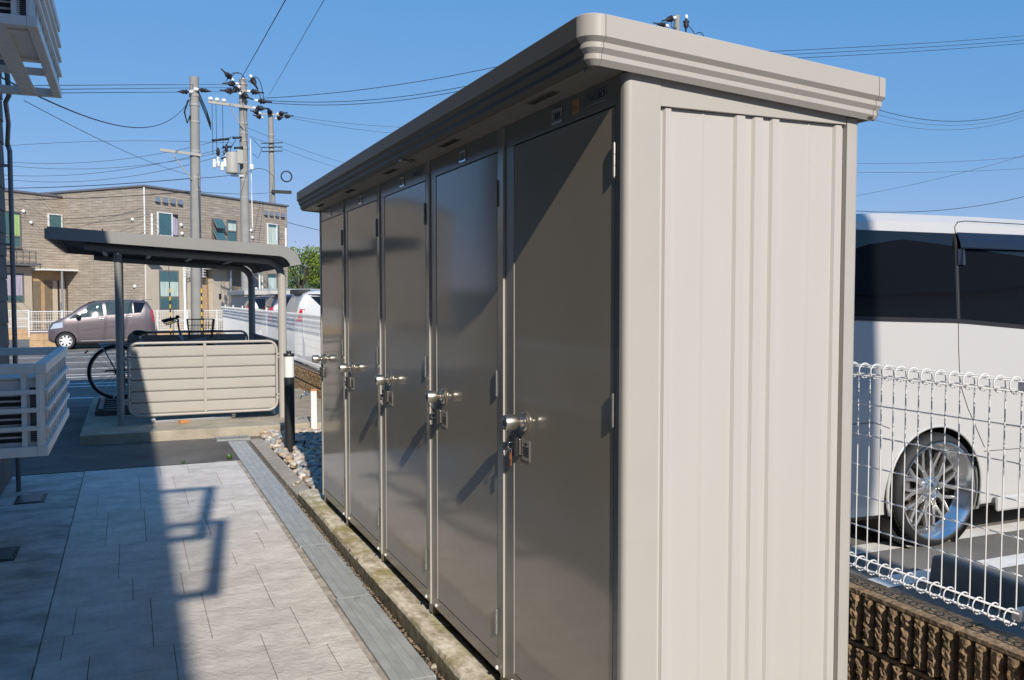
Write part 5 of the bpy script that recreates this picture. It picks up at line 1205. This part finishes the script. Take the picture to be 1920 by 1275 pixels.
def fbox(f, a, b, z0, z1, d0, d1, name, m, parent=fa, bevel=0):   # on facade f: 3 (front right) or 1 (recessed left); d outward
    t0 = 0.0 if f == 3 else 5.51
    s = MB(); s.obox(BP(a, t0-d0, z0), E1*(b-a), -E2*(d1-d0), UZ*(z1-z0)); return s.build(name, m, parent, bevel=bevel)
def f2box(a, b, z0, z1, d0, d1, name, m, parent=fa):
    s = MB(); s.obox(BP(-d0, a, z0), E2*(b-a), -E1*(d1-d0), UZ*(z1-z0)); return s.build(name, m, parent)
def window(f, a, b, z0, z1, fm, splits=(), curtain=None, hz=None):
    w_ = fbox(f, a, b, z0, z1, 0.002, 0.02, 'window', fm); t = 0.05
    fbox(f, a, b, z0, z0+t, 0.021, 0.07, 'frame', fm, w_); fbox(f, a, b, z1-t, z1, 0.021, 0.07, 'frame', fm, w_)
    xs = [a] + list(splits) + [b]
    for x in xs: fbox(f, max(a, x-t/2) if x != b else b-t, min(b, x+t/2) if x != a else a+t, z0+t+.001, z1-t-.001, 0.021, 0.07, 'frame', fm, w_)
    if hz: fbox(f, a+t, b-t, hz-0.03, hz+0.03, 0.021, 0.065, 'transom', fm, w_)
    for i in range(len(xs)-1):
        p0, p1 = xs[i]+t*.8, xs[i+1]-t*.8
        fbox(f, p0, p1, z0+t, z1-t, 0.021, 0.034, 'pane', 'glass_win', w_)
        if curtain:
            zc0 = hz+0.03 if hz else z0+t
            n_ = 7
            for k in range(n_):
                if k in curtain[1]: fbox(f, p0+(p1-p0)*k/n_+0.004, p0+(p1-p0)*(k+1)/n_-0.004, zc0+0.01, z1-t-0.25*(1-curtain[2]), 0.0345, 0.037+0.006*(k%2), 'curtain_fold', curtain[0], w_)
    fbox(f, a-0.03, b+0.03, z0-0.05, z0-0.002, 0.002, 0.09, 'sill', fm, w_)
    return w_
# upper floor, right wing
w1 = window(3, 0.71, 1.60, 4.42, 5.54, 'frame_white'); fbox(3, 1.60, 1.98, 4.42, 5.50, 0.002, 0.01, 'window_opening', 'plastic_black')
for k in range(4): fbox(3, 1.60+k*0.085, 1.60+k*0.085+0.07, 4.5+0.02*(k%2), 5.40-0.03*k, 0.012, 0.03+0.01*(k%2), 'curtain_fold', 'curtain_lilac', w1)
w2 = fbox(3, 4.15, 4.94, 4.3, 5.55, 0.002, 0.015, 'window', 'frame_grey')
for (za, zb) in ((4.96,5.5),(4.36,4.90)):
    s = MB(); s.obox(BP(4.2,-0.03,zb), E1*0.68, -E2*0.30-UZ*(zb-za)*0.9, (-E2+UZ*0.3)*0.02); s.build('awning_sash', 'frame_grey', w2)
    s = MB(); s.obox(BP(4.25,-0.055,zb-0.03), E1*0.58, -E2*0.28-UZ*(zb-za)*0.82, (-E2+UZ*0.3)*0.02); s.build('pane', 'glass_win', w2)
window(3, 5.19, 5.89, 4.3, 5.55, 'frame_grey', curtain=('curtain', range(7), 0.4), hz=4.95)
window(3, 8.23, 9.02, 4.42, 5.58, 'frame_white', curtain=('curtain', range(7), 0.4)); fbox(3, 9.06, 9.2, 4.42, 5.55, 0.002, 0.05, 'shutter', 'frame_grey')
for (s0, n_) in ((0.56, 4), (7.95, 4)):
    for k in range(4):
        a = s0+k*0.46; v_ = fbox(3, a, a+0.24, 6.0, 6.22, 0.002, 0.14, 'roof_vent', 'galv'); 
for (s_, z) in ((2.15,5.03),(2.2,4.62),(6.98,5.1),(7.08,4.72),(2.2,2.02),(7.3,2.0)):
    s = MB(); s.lathe([(0.0,0.10),(0.06,0.09),(0.085,0.05),(0.085,0.0)], BP(s_,-0.002,z), -E2, 12); s.build('hood_vent', 'porcelain', fa, smooth=True)
for (t_, z) in ((0.75,5.15),(0.7,2.05)):
    s = MB(); s.lathe([(0.0,0.10),(0.06,0.09),(0.085,0.05),(0.085,0.0)], BP(-0.002,t_,z), -E1, 12); s.build('hood_vent', 'porcelain', fa, smooth=True)
for (s_, z) in ((-2.11,5.55),(-1.75,5.05)):
    s = MB(); s.lathe([(0.0,0.10),(0.06,0.09),(0.085,0.05),(0.085,0.0)], BP(s_,5.508,z), -E2, 12); s.build('hood_vent', 'porcelain', fa, smooth=True)
for s_ in (0.36, 9.71): MB().cyl(BP(s_,-0.06,4.3),BP(s_,-0.06,5.42),0.055,8).build('down_pipe', 'porcelain', fa, smooth='auto')
MB().cyl(BP(-0.035,-0.035,0.0),BP(-0.035,-0.035,6.6),0.035,8).build('corner_trim', 'tapwhite', fa)
# ground floor, right wing: pale render bay, entrance recess with canopy, grey door
fbox(3, -0.06, 3.25, 0.0, 3.10, 0.003, 0.12, 'render_bay', 'render_beige')
fbox(3, -0.1, 0.55, 3.105, 3.15, 0.003, 0.42, 'canopy', 'porcelain')
def window_b(a, b, z0, z1): 
    w_ = fbox(3, a, b, z0, z1, 0.1205, 0.135, 'window', 'frame_grey')
    for (p0, p1) in ((a+.06,(a+b)/2-.04),((a+b)/2+.04,b-.06)):
        fbox(3, p0, p1, z0+0.62, z1-.07, 0.1355, 0.145, 'pane', 'glass_win', w_); fbox(3, p0, p1, z0+.06, z0+.54, 0.1355, 0.145, 'pane', 'glass_win', w_)
        for k in range(6): fbox(3, p0+(p1-p0)*k/6+.004, p0+(p1-p0)*(k+1)/6-.004, z0+0.63, z1-.55, 0.1455, 0.149+0.005*(k%2), 'curtain_fold', 'curtain', w_)
window_b(0.65, 1.85, 0.95, 2.82)
MB().cyl(BP(2.0,-0.35,0.0),BP(2.0,-0.35,3.0),0.07,12).build('porch_post', 'porcelain', fa, smooth='auto')
fbox(3, 2.45, 2.6, 0.0, 2.9, 0.121, 0.16, 'down_pipe', 'render_beige')
# balcony-style lattice above the bay
for k in range(4): fbox(3, 1.9, 3.3, 2.55+k*0.13, 2.58+k*0.13, 0.40, 0.43, 'lattice_bar', 'frame_white')
for k in range(5): fbox(3, 1.95+k*0.3, 1.98+k*0.3, 2.5, 3.05, 0.365, 0.395, 'lattice_post', 'frame_white')
fbox(3, 3.26, 3.85, 0.0, 2.9, 0.003, 0.03, 'porch_recess', 'door_brown'); fbox(3, 3.3, 3.75, 0.02, 2.15, 0.031, 0.05, 'door', 'tile_tan')
fbox(3, 3.86, 5.02, 0.0, 2.92, 0.003, 0.30, 'porch_wall', 'render_beige')
fbox(3, 5.03, 6.60, 0.0, 2.85, 0.003, 0.02, 'porch_recess', 'far_clad'); fbox(3, 5.12, 5.95, 0.02, 2.3, 0.021, 0.05, 'door', 'door_brown'); fbox(3, 5.62, 5.70, 0.9, 1.6, 0.0505, 0.08, 'door_handle', 'galv')
fbox(3, 3.30, 6.66, 2.93, 3.02, 0.003, 0.95, 'canopy', 'porcelain'); fbox(3, 3.28, 6.68, 3.021, 3.10, 0.003, 0.90, 'canopy_top', 'roof_edge')
MB().cyl(BP(5.0,-0.42,0),BP(5.0,-0.42,2.92),0.06,10).build('porch_post', 'galv', fa); MB().cyl(BP(6.62,-0.88,0),BP(6.62,-0.88,2.92),0.045,10).build('porch_post', 'porcelain', fa)
fbox(3, 4.28, 4.42, 1.45, 1.72, 0.3005, 0.33, 'intercom', 'ink')
window(3, 8.18, 8.95, 1.0, 2.84, 'frame_grey', curtain=('curtain', range(7), 0.3)); MB().cyl(BP(7.75,-0.06,0),BP(7.75,-0.06,2.7),0.05,8).build('down_pipe', 'porcelain', fa)
# recessed left wing
window(1, -3.4, -2.28, 3.85, 5.50, 'frame_grey', curtain=('curtain_green', (5,6), 0.6), hz=4.35)
window(1, -0.86, -0.10, 4.42, 5.56, 'frame_white')
fbox(1, -4.6, -1.86, 0.0, 2.95, 0.003, 0.15, 'render_bay', 'render_beige')
wl_ = fbox(1, -3.3, -2.27, 1.30, 2.66, 0.1505, 0.165, 'window', 'frame_grey'); fbox(1, -3.22, -2.35, 1.38, 2.58, 0.1655, 0.175, 'pane', 'glass_win', wl_)
for k in range(9): fbox(1, -3.2+k*0.093, -3.2+k*0.093+0.085, 1.62, 2.55, 0.1755, 0.18+0.006*(k%2), 'curtain_fold', 'curtain_lilac', wl_)
for k in range(3): fbox(1, -3.6, -1.92, 3.15+k*0.24, 3.19+k*0.24, 0.60, 0.64, 'balcony_rail', 'frame_grey')
for k in range(6): fbox(1, -3.55+k*0.32, -3.52+k*0.32, 3.1, 3.68, 0.56, 0.595, 'balcony_post', 'frame_grey')
fbox(1, -3.7, -1.88, 3.0, 3.09, 0.003, 0.66, 'balcony_floor', 'roof_edge')
fbox(1, -1.84, -0.02, 0.0, 2.78, 0.003, 0.02, 'porch_recess', 'tile_tan'); fbox(1, -1.84, -1.35, 0, 2.3, 0.0205, 0.05, 'porch_side', 'door_brown'); fbox(1, -1.12, -0.75, 0.02, 2.35, 0.0205, 0.06, 'door', 'door_brown'); fbox(1, -0.72, -0.06, 0.02, 2.35, 0.0205, 0.06, 'door', 'render_beige'); fbox(1, -0.46, -0.36, 0.02, 2.35, 0.0605, 0.07, 'door_glazing', 'ink'); fbox(1, -0.34, -0.30, 0.8, 1.3, 0.0605, 0.1, 'door_handle', 'galv')
s = MB(); s.obox(BP(-1.9,5.507,2.80), E1*1.895, -E2*1.0, UZ*0.07); s.build('canopy', 'porcelain', fa); MB().cyl(BP(-0.85,4.6,0),BP(-0.85,4.6,2.8),0.05,8).build('porch_post', 'galv', fa)
# ------------------------------------------------------------------ fence and planter wall of the apartments
def garden_fence(x0, x1, y, zb_, zt_, label, wlabel, wall_h, step=0.95):
    o = thing('garden_fence', label, 'fence', ((x0+x1)/2, y, zb_))
    n = max(1, round((x1-x0)/step))
    for k in range(n+1): x = x0+(x1-x0)*k/n; MB().cyl((x,y,zb_-0.15 if k in (0,) else zb_),(x,y,zt_+0.02),0.028,10).build('post', 'wire_white', o, smooth='auto')
    for z in (zt_-0.02, zb_+0.02, (zt_+zb_)/2): MB().cyl((x0,y+0.02,z),(x1,y+0.02,z),0.016,6).build('rail', 'wire_white', o)
    s = MB(); m_ = int((x1-x0)/0.065)
    for k in range(m_): x = x0+(x1-x0)*k/m_; s.box(x,y+0.018,zb_,x+0.008,y+0.024,zt_)
    for k in range(7): z = zb_+(zt_-zb_)*k/7; s.box(x0,y+0.025,z,x1,y+0.031,z+0.008)
    stuff(s.build('wire_mesh', 'wire_white', o))
    w_ = thing('planter_wall', wlabel, 'wall', ((x0+x1)/2, y, 0))
    nb = int((x1-x0)/0.40)
    for c in range(2):
        for k in range(nb): MB().box(x0+0.40*k+0.004,y-0.05,-0.012+c*wall_h/2,x0+0.40*(k+1)-0.004,y+0.10,-0.012+(c+1)*wall_h/2-0.006).build('block', 'tile_tan', w_)
garden_fence(-2.85, 3.6, 31.0, 0.44, 1.10, 'white mesh fence behind the mauve car', 'tan block wall below the fence behind the mauve car', 0.42)
garden_fence(-6.2, -3.4, 37.0, 0.42, 1.05, 'white mesh fence at the far left beyond the pipe', 'tan block wall below the far left fence', 0.38)
# ------------------------------------------------------------------ utility poles
def insul(parent, p, d, m='cable', L=0.55, big=1.0):
    d = Vector(d).normalized(); p = Vector(p)
    MB().lathe([(0.0,0),(0.04*big,0.0),(0.05*big,0.06),(0.115*big,0.09),(0.07*big,0.17),(0.10*big,0.20),(0.06*big,0.29),(0.03*big,0.36),(0.025*big,L),(0.0,L)], p, d, 10).build('insulator_cover', m, parent, smooth=True)
    MB().lathe([(0.0,-0.16),(0.05,-0.14),(0.06,-0.07),(0.04,-0.005),(0.0,-0.002)], p, d, 10).build('insulator', 'porcelain', parent, smooth=True)
def bands(parent, x, y, zs, r):
    for z in zs: MB().lathe([(r,0),(r,0.07)], (x,y,z), (0,0,1), 16).build('band', 'arm', parent)
p1 = thing('utility_pole', 'plain concrete pole with a single lower arm, left of the others', 'utility pole', (2.03, 30.9, 0), 'utility poles')
MB().cyl((2.03,30.9,-0.02),(2.08,30.9,8.68),0.185,20,0.145).build('shaft', 'pole', p1, smooth='auto')
MB().obox((1.0,30.70,6.20),(1.25,0,-0.09),(0,0.07,0),(0,0,0.09)).build('cross_arm', 'arm', p1); MB().cyl((1.35,30.74,6.15),(1.95,30.74,5.35),0.02,6).build('arm_brace', 'arm', p1)
bands(p1, 2.075, 30.9, (8.2,8.05,7.75,7.2,6.25,5.4,5.0), 0.165)
for (x,z) in ((2.2,8.25),(1.9,8.15)): insul(p1, (x,30.7,z), (-.6 if x < 2.05 else .7,-.3,-.1), L=0.4, big=0.7)
for k in range(3): MB().tube([(2.2,30.8,8.2-k*.1),(2.5,31.5,7.75-k*.12),(2.75,33.0,7.6-k*.1)],0.018,6).build('drop_lead', 'cable', p1, smooth=True)
MB().tube([(1.88,30.75,7.9),(1.75,30.7,7.5),(1.83,30.7,7.15),(1.93,30.75,7.4)],0.03,6).build('cable_loop', 'cable', p1, smooth=True)
p2 = thing('utility_pole', 'middle concrete pole crowded with insulators and a transformer can', 'utility pole', (4.45, 38, 0), 'utility poles')
MB().cyl((4.45,38,-0.02),(4.43,38,10.42),0.20,20,0.15).build('shaft', 'pole', p2, smooth='auto')
bands(p2, 4.44, 38, (10.2,9.9,9.5,9.2,8.6,8.2,7.9,7.6,7.0,6.6,6.3,5.6), 0.178)
MB().obox((3.05,37.72,9.30),(1.9,0,-0.10),(0,0.09,0),(0,0,0.11)).build('cross_arm', 'arm', p2); MB().cyl((3.9,37.75,9.2),(4.4,37.75,8.4),0.02,6).build('arm_brace', 'arm', p2)
for x in (3.15,3.4,3.66): MB().lathe([(0.0,0),(0.09,0.01),(0.10,0.08),(0.05,0.14),(0.0,0.15)], (x,37.76,9.42-(x-3.05)*0.05), (0,0,1), 10).build('pin_insulator', 'porcelain', p2, smooth=True)
for (x,z,dx,dz) in ((4.1,10.15,-1,-.15),(4.0,9.85,-1,-.1),(3.95,10.35,-.7,.5),(4.35,9.75,.5,-.3),(4.7,9.9,.9,-.1),(5.0,9.55,1,-.1),(4.9,9.25,1,-.05),(4.2,10.0,-.5,-.5),(4.75,10.45,.4,-.9)): insul(p2, (x,37.7,z), (dx,-.4,dz), big=1.15)
for (x,z) in ((3.35,7.85),(3.65,7.9),(3.75,7.6),(3.8,7.35),(3.7,7.15),(4.15,8.0),(4.2,7.6)): MB().tube([(x-0.18,37.75,z-.02),(x+0.18,37.75,z+0.03)],0.045,8).build('cable_splice', 'cable', p2, smooth=True)
for (a, b, c) in (((3.7,10.1),(3.95,10.75),(4.25,10.55)),((3.9,10.3),(4.2,10.9),(4.5,10.35)),((4.7,10.4),(5.1,10.8),(5.2,9.7)),((4.6,10.3),(5.0,10.2),(5.1,9.6)),((3.9,8.0),(3.55,7.6),(4.0,7.1)),((4.1,7.9),(3.7,7.4),(3.95,6.9))):
    P_ = [((1-t)**2*a[0]+2*t*(1-t)*b[0]+t*t*c[0], 37.7, (1-t)**2*a[1]+2*t*(1-t)*b[1]+t*t*c[1]) for t in [k/10 for k in range(11)]]; MB().tube(P_,0.016,5).build('jumper_lead', 'cable', p2)
MB().lathe([(0.0,0),(0.26,0.01),(0.27,0.04),(0.26,0.10),(0.27,0.78),(0.24,0.84),(0.0,0.88)], (3.95,37.75,6.55), (0,0,1), 20).build('transformer_can', 'transformer', p2, smooth='auto')
MB().box(4.12,37.55,6.95,4.36,37.9,7.5).build('switch_box', 'transformer', p2, bevel=0.02); MB().box(3.9,37.8,6.45,4.4,37.9,6.52).build('transformer_bracket', 'galv', p2)
for (x,z) in ((3.25,7.15),(3.4,7.2),(3.55,7.05),(3.66,7.2)):
    MB().lathe([(0.0,0),(0.05,0.0),(0.08,0.08),(0.05,0.12),(0.08,0.2),(0.05,0.24),(0.06,0.34),(0.0,0.36)], (x,37.72,z-0.42), (0,0,1), 8).build('cutout_fuse', 'porcelain', p2, smooth=True)
for (x,z) in ((3.4,7.2),(3.72,7.35)): insul(p2, (x,37.72,z), (0,0,1), L=0.3, big=0.8)
for x in (3.2,3.35,3.6): MB().cyl((x,37.74,9.35),(x,37.74,7.25),0.010,4).build('down_lead', 'cable', p2)
MB().cyl((4.68,37.85,8.0),(4.72,37.85,4.4),0.02,6).build('conduit', 'porcelain', p2); MB().box(4.6,37.6,6.75,4.75,37.75,6.95).build('junction_box', 'porcelain', p2)
MB().tube([(4.75,37.7,8.0),(5.1,37.6,7.6),(4.95,37.6,7.2),(4.75,37.7,7.4)],0.012,5).build('cable_loop', 'cable', p2)
MB().lathe([(0.13,0),(0.145,0.05),(0.02,0.08)],(4.43,38,10.40),(0,0,1),14).build('pole_cap', 'porcelain', p2, smooth=True)
p3 = thing('utility_pole', 'thinner pole rising behind the roof of the apartments', 'utility pole', (8.22, 56, 0), 'utility poles')
MB().cyl((8.24,56,-0.02),(8.14,56,12.9),0.21,18,0.15).build('shaft', 'pole', p3, smooth='auto')
bands(p3, 8.17, 56, (11.4,11.1,10.5,10.2), 0.18)
MB().box(7.3,55.8,12.62,9.0,55.88,12.70).build('cross_arm', 'arm', p3)
for (x,z,dx) in ((7.4,12.7,-1),(7.55,12.45,-1),(8.1,12.75,-.2),(8.6,12.75,.9),(8.5,12.45,.5),(8.95,12.6,1)): insul(p3, (x,55.8,z), (dx,-.4,.1), big=1.4)
for z in (11.0,10.75,10.5): MB().tube([(7.55,55.8,z-.12),(8.8,55.8,z)],0.03,6).build('low_arm', 'cable', p3)
MB().tube([(8.1+0.9+0.32*math.cos(t),55.7,8.95+0.32*math.sin(t)) for t in [2*math.pi*k/20 for k in range(20)]],0.045,6,closed=True).build('cable_coil', 'cable', p3, smooth=True)
MB().box(8.1,55.7,7.9,9.3,55.8,8.1).build('closure_box', 'cable', p3)
p4 = thing('utility_pole', 'top of a concrete pole peeping over the shed roof', 'utility pole', (17.37, 26, 0), 'utility poles')
MB().cyl((17.37,26,-0.02),(17.37,26,11.15),0.2,18,0.105).build('shaft', 'pole', p4, smooth='auto')
insul(p4, (17.15,25.9,11.0), (-1,-.2,-.35), big=1.0); insul(p4, (16.85,25.9,10.72), (-1,-.2,.0), big=0.8); insul(p4, (17.62,25.8,11.0), (-.1,-.1,-1), L=0.7)
for (a,b,c) in (((17.6,10.9),(17.9,10.8),(18.1,10.5)),((18.1,10.6),(18.3,10.75),(18.45,10.5)),((17.1,10.9),(17.0,10.6),(17.3,10.7))):
    P_ = [((1-t)**2*a[0]+2*t*(1-t)*b[0]+t*t*c[0], 25.9, (1-t)**2*a[1]+2*t*(1-t)*b[1]+t*t*c[1]) for t in [k/8 for k in range(9)]]; MB().tube(P_,0.014,5).build('jumper_lead', 'cable', p4)
p5 = thing('utility_pole', 'distant pole just outside the picture on the right, insulators at the edge', 'utility pole', (55.3, 40, 0), 'utility poles')
MB().cyl((55.3,40,0),(55.3,40,14.2),0.25,12,0.18).build('shaft', 'pole', p5)
for z in (13.2,13.4,13.6): insul(p5, (54.1,39.9,z), (-1,0,-.1), big=1.2)
# yellow and black guy-wire guards
for (x, lab) in ((1.19,'yellow and black striped guard on the guy wire left of the pole'),(2.13,'yellow and black striped guard right beside the pole')):
    o = thing('guy_guard', lab, 'guy wire guard', (x, 30.0, 0), 'striped guy wire guards')
    for k in range(14): MB().cyl((x,30,0.05+k*0.125),(x,30,0.05+(k+1)*0.125),0.024,10).build('stripe', 'yellow' if k % 2 else 'ink', o)
    MB().cyl((x,30,1.8),(x-0.03 if x < 2 else 2.1,30.2,2.9 if x < 2 else 5.5),0.01,5).build('guy_wire', 'cable', o)
# overhead wires
WIRES = [
  ('heavy cable climbing steeply from the middle pole over the picture top',(4.32,38.0,10.35),(3.40,20.0,8.27),0.0,'c',2.2),
  ('faint thin wire climbing steeply beside the heavy cable',(5.48,38.0,9.89),(4.24,20.0,8.37),0.0,'t',2.2),
  ('uppermost of the lines from the middle pole to the shed roof',(5.22,38.0,9.74),(17.22,26.0,10.97),0.5,'c',1),
  ('middle one of the lines from the middle pole to the shed roof',(5.31,38.0,9.66),(16.97,26.0,10.82),0.9,'c',1),
  ('lowest of the lines from the middle pole to the shed roof',(5.29,38.0,9.57),(16.88,26.0,10.72),0.95,'c',1),
  ('upper thin line from the rear pole to the right',(9.02,56.0,12.72),(32.08,60.0,15.38),0.9,'t',1),
  ('lower thin line from the rear pole to the right',(9.02,56.0,12.63),(32.09,60.0,15.1),1.2,'t',1),
  ('top line of three between upper cage and plain pole',(-1.3,20.0,5.73),(4.28,38.0,10.22),0.0,'t',-0.4),
  ('middle line of three between upper cage and plain pole',(-1.31,20.0,5.65),(4.11,38.0,10.07),0.0,'t',-0.4),
  ('bottom line of three between upper cage and plain pole',(-1.31,20.0,5.58),(4.11,38.0,9.9),0.0,'t',-0.4),
  ('black sagging service cable from the left building to the plain pole',(-0.95,8.3,3.30),(1.97,30.9,8.0),0.66,'c',1),
  ('highest of the far left lines above the apartments',(-6.3,45.0,7.96),(3.97,38.0,7.82),-0.2,'t',1),
  ('second of the far left lines above the apartments',(-6.31,45.0,7.59),(4.08,38.0,8.11),0.6,'t',1),
  ('third of the far left lines above the apartments',(-6.31,45.0,7.5),(3.76,38.0,7.49),0.55,'t',1),
  ('fourth of the far left lines above the apartments',(-7.03,50.0,7.5),(4.03,38.0,7.46),0.75,'t',1),
  ('fifth of the far left lines above the apartments',(-7.03,50.0,7.6),(3.87,38.0,7.67),0.6,'t',1),
  ('telephone cable skimming the apartment roof up to the plain pole',(-5.64,40.0,5.74),(2.04,30.9,5.42),0.1,'c',1),
  ('telephone cable between the plain pole and the middle pole',(2.06,30.9,5.42),(4.59,38.0,6.69),0.05,'c',1),
  ('telephone cable between the middle pole and the rear pole',(4.59,38.0,6.69),(8.3,56.0,8.9),-0.3,'c',1),
  ('lower cable across the apartment front to the plain pole',(-5.65,40.0,5.31),(2.04,30.9,4.99),0.1,'c',1),
  ('lower cable from the plain pole towards the rear pole',(2.05,30.9,4.99),(8.3,56.0,8.0),0.1,'c',1),
  ('upper thin wire falling from the middle pole to the shed eave',(4.61,38.0,8.47),(17.71,70.0,11.88),0.2,'t',1),
  ('lower thin wire falling from the middle pole to the shed eave',(4.67,38.0,8.15),(18.14,70.0,11.27),0.2,'t',1),
  ('top line of three right of the shed roof',(17.38,26.0,9.82),(42.91,30.0,14.68),0.12,'c',1.4),
  ('middle line of three right of the shed roof',(17.39,26.0,9.70),(42.92,30.0,14.47),0.12,'c',1.4),
  ('bottom line of three right of the shed roof',(17.39,26.0,9.55),(42.93,30.0,14.31),0.12,'c',1.4),
  ('upper of three lines sagging to the far right pole',(38.94,40.0,12.95),(53.3,40.0,13.6),0.9,'c',-0.2),
  ('middle of three lines sagging to the far right pole',(38.95,40.0,12.64),(53.3,40.0,13.4),0.9,'t',-0.2),
  ('lower of three lines sagging to the far right pole',(38.95,40.0,12.27),(53.3,40.0,13.2),0.9,'t',-0.2),
  ('faint upper horizontal wire in the right sky',(56.12,60.0,13.17),(86.35,60.0,16.09),0.4,'t',1.3),
  ('faint lower horizontal wire in the right sky',(56.14,60.0,12.44),(86.4,60.0,14.77),0.3,'t',1.3),
  ('slanting wire rising to the right in the right sky',(56.19,60.0,10.01),(86.3,60.0,17.15),0.5,'t',1.3),
  ('black wire sagging just above the van roof',(56.21,60.0,9.23),(86.49,60.0,12.92),1.2,'c',1.3),
  ('short cable between apartments and shed door edge',(7.3,50.3,5.9),(13.31,60.0,5.8),0.05,'c',1.5),
  ('thin wire slanting down from the upper cage to the apartments',(-1.83,20.0,5.39),(2.98,45.0,7.31),0.2,'t',1)]
for (lab, a, b, sag, kd, ext) in WIRES:
    a, b = Vector(a), Vector(b); t0, t1 = 0.0, 1.0
    if ext > 1: t1 = ext
    if ext < 0: t0 = ext
    P_ = []
    for k in range(29):
        t = t0+(t1-t0)*k/28; p = a.lerp(b, t) if 0 <= t <= 1 else a+(b-a)*t; p = p - Vector((0,0,4*sag*t*(1-t))) ; P_.append(p)
    d = (a-Vector((0,0,1.5))).length; r_ = 0.00032*d*(1.0 if kd == 'c' else 0.62)
    o = MB().tube(P_, max(0.008, min(r_, 0.028)), 5).build('overhead_wire', 'cable' if kd == 'c' else 'cable_thin', loc=a)
    tag(o, lab, 'wire', 'overhead wires')
# ------------------------------------------------------------------ grey garage, tree, hills, far roof
o = thing('garage', 'grey prefabricated garage behind the parked cars', 'garage', (6.5, 35, 0))
MB().box(4.15,35,-0.05,11.5,41,1.62).build('wall', 'garage', o); MB().box(4.0,34.75,1.622,11.7,41.2,1.80).build('roof', 'garage', o, bevel=0.02); MB().box(4.0,34.74,1.80,11.7,34.76,1.86).build('roof_trim', 'galv', o)
f = MB().box(5.65,34.97,0.9,7.6,34.998,1.5).build('opening', 'plastic_black', o)
for k in range(8): MB().box(4.25+k*0.165,34.985,0.0,4.27+k*0.165,34.999,1.6).build('panel_rib', 'garage', o)
def tree(x, y, h, spread, seed, label):
    r = random.Random(seed); o = thing('tree', label, 'tree', (x,y,0), 'trees behind the apartments')
    s = MB(); s.tube([(x,y,-0.1),(x+.1,y,h*.3),(x-.05,y,h*.5)],0.16,8,r2=0.10); tips = []
    for k in range(13):
        a = r.uniform(0,6.28); z0 = h*r.uniform(.25,.55); L = spread*r.uniform(.55,1.0); e = Vector((x+L*math.cos(a), y+L*math.sin(a)*.8, h*r.uniform(.55,1.0)))
        m_ = Vector((x+.4*L*math.cos(a), y+.4*L*math.sin(a), (z0+e.z)/2+.1)); s.tube([(x,y,z0),m_,e],0.06,6,r2=0.02); tips += [e, m_.lerp(e,.6), m_.lerp(e,.85)+Vector((r.uniform(-.3,.3),r.uniform(-.3,.3),r.uniform(-.2,.2)))]
    s.build('trunk', 'bark', o, smooth=True)
    V, F = [], []
    for t in tips:
        cr = r.uniform(.35,.7)
        for k in range(60):
            d = Vector((r.gauss(0,1),r.gauss(0,1),r.gauss(0,.7))); d = d.normalized()*cr*r.uniform(.3,1.0)**.5; p = t+d; n_ = Vector((r.uniform(-1,1),r.uniform(-1,1),r.uniform(-.2,1))).normalized()
            u = n_.orthogonal().normalized()*r.uniform(.05,.10); v = n_.cross(u).normalized()*r.uniform(.04,.07); q = len(V); V += [tuple(p-u),tuple(p+v),tuple(p+u),tuple(p-v)]; F.append((q,q+1,q+2,q+3))
    s = MB(); s.v, s.f = V, F; s.build('crown', 'leaf', o, fix=False)
tree(10.3, 58.5, 4.6, 1.5, 3, 'light green tree at the right end of the apartments'); tree(12.2, 61.5, 4.5, 1.3, 5, 'sparser green tree half hidden by the far shed end')
tree(14.6, 64, 4.4, 1.4, 8, 'green tree hidden behind the storage shed')
s = MB(); r = random.Random(2)
for i in range(61):
    x = -900+i*40; h = 14+30*math.exp(-((x-230)/190.0)**2)+6*math.sin(i*.9)+r.uniform(-2,2); s.v += [(x,1150,-5),(x,1230,max(3,h)),(x,1400,-5)]
for i in range(60): s.f += [(3*i,3*i+3,3*i+4,3*i+1),(3*i+1,3*i+4,3*i+5,3*i+2)]
struct(s.build('hills', 'hill', smooth=True))
o = thing('house', 'dark roof edge of a far house at the right edge above the van', 'building', (52, 40, 0))
MB().box(51.5,40.5,0,70,52,5.9).build('wall', 'render_beige', o); s = MB(); s.prism([(40,5.9),(52.5,5.9),(46,6.75)], 52.2, 70.5, 'x'); s.build('roof', 'roof_edge', o)

# unseen house, added behind the camera to be mirrored in the van's windows
o = thing('house', 'unseen gabled house added behind the camera for the van window reflections', 'building', (24, -16, 0))
MB().box(13,-26,-0.05,34,-14,4.1).build('wall', 'render_beige', o)
s = MB(); s.prism([(12.3,4.0),(34.7,4.0),(34.7,4.15),(23.5,7.6),(12.3,4.15)], -26.6, -13.4, 'y'); s.build('roof', 'roof_edge', o)
for k in range(5):
    w_ = MB().box(14.5+k*3.9,-13.999,1.0,16.3+k*3.9,-13.96,2.4).build('window', 'frame_grey', o); MB().box(14.6+k*3.9,-13.9595,1.1,16.2+k*3.9,-13.95,2.3).build('pane', 'glass_win', w_)
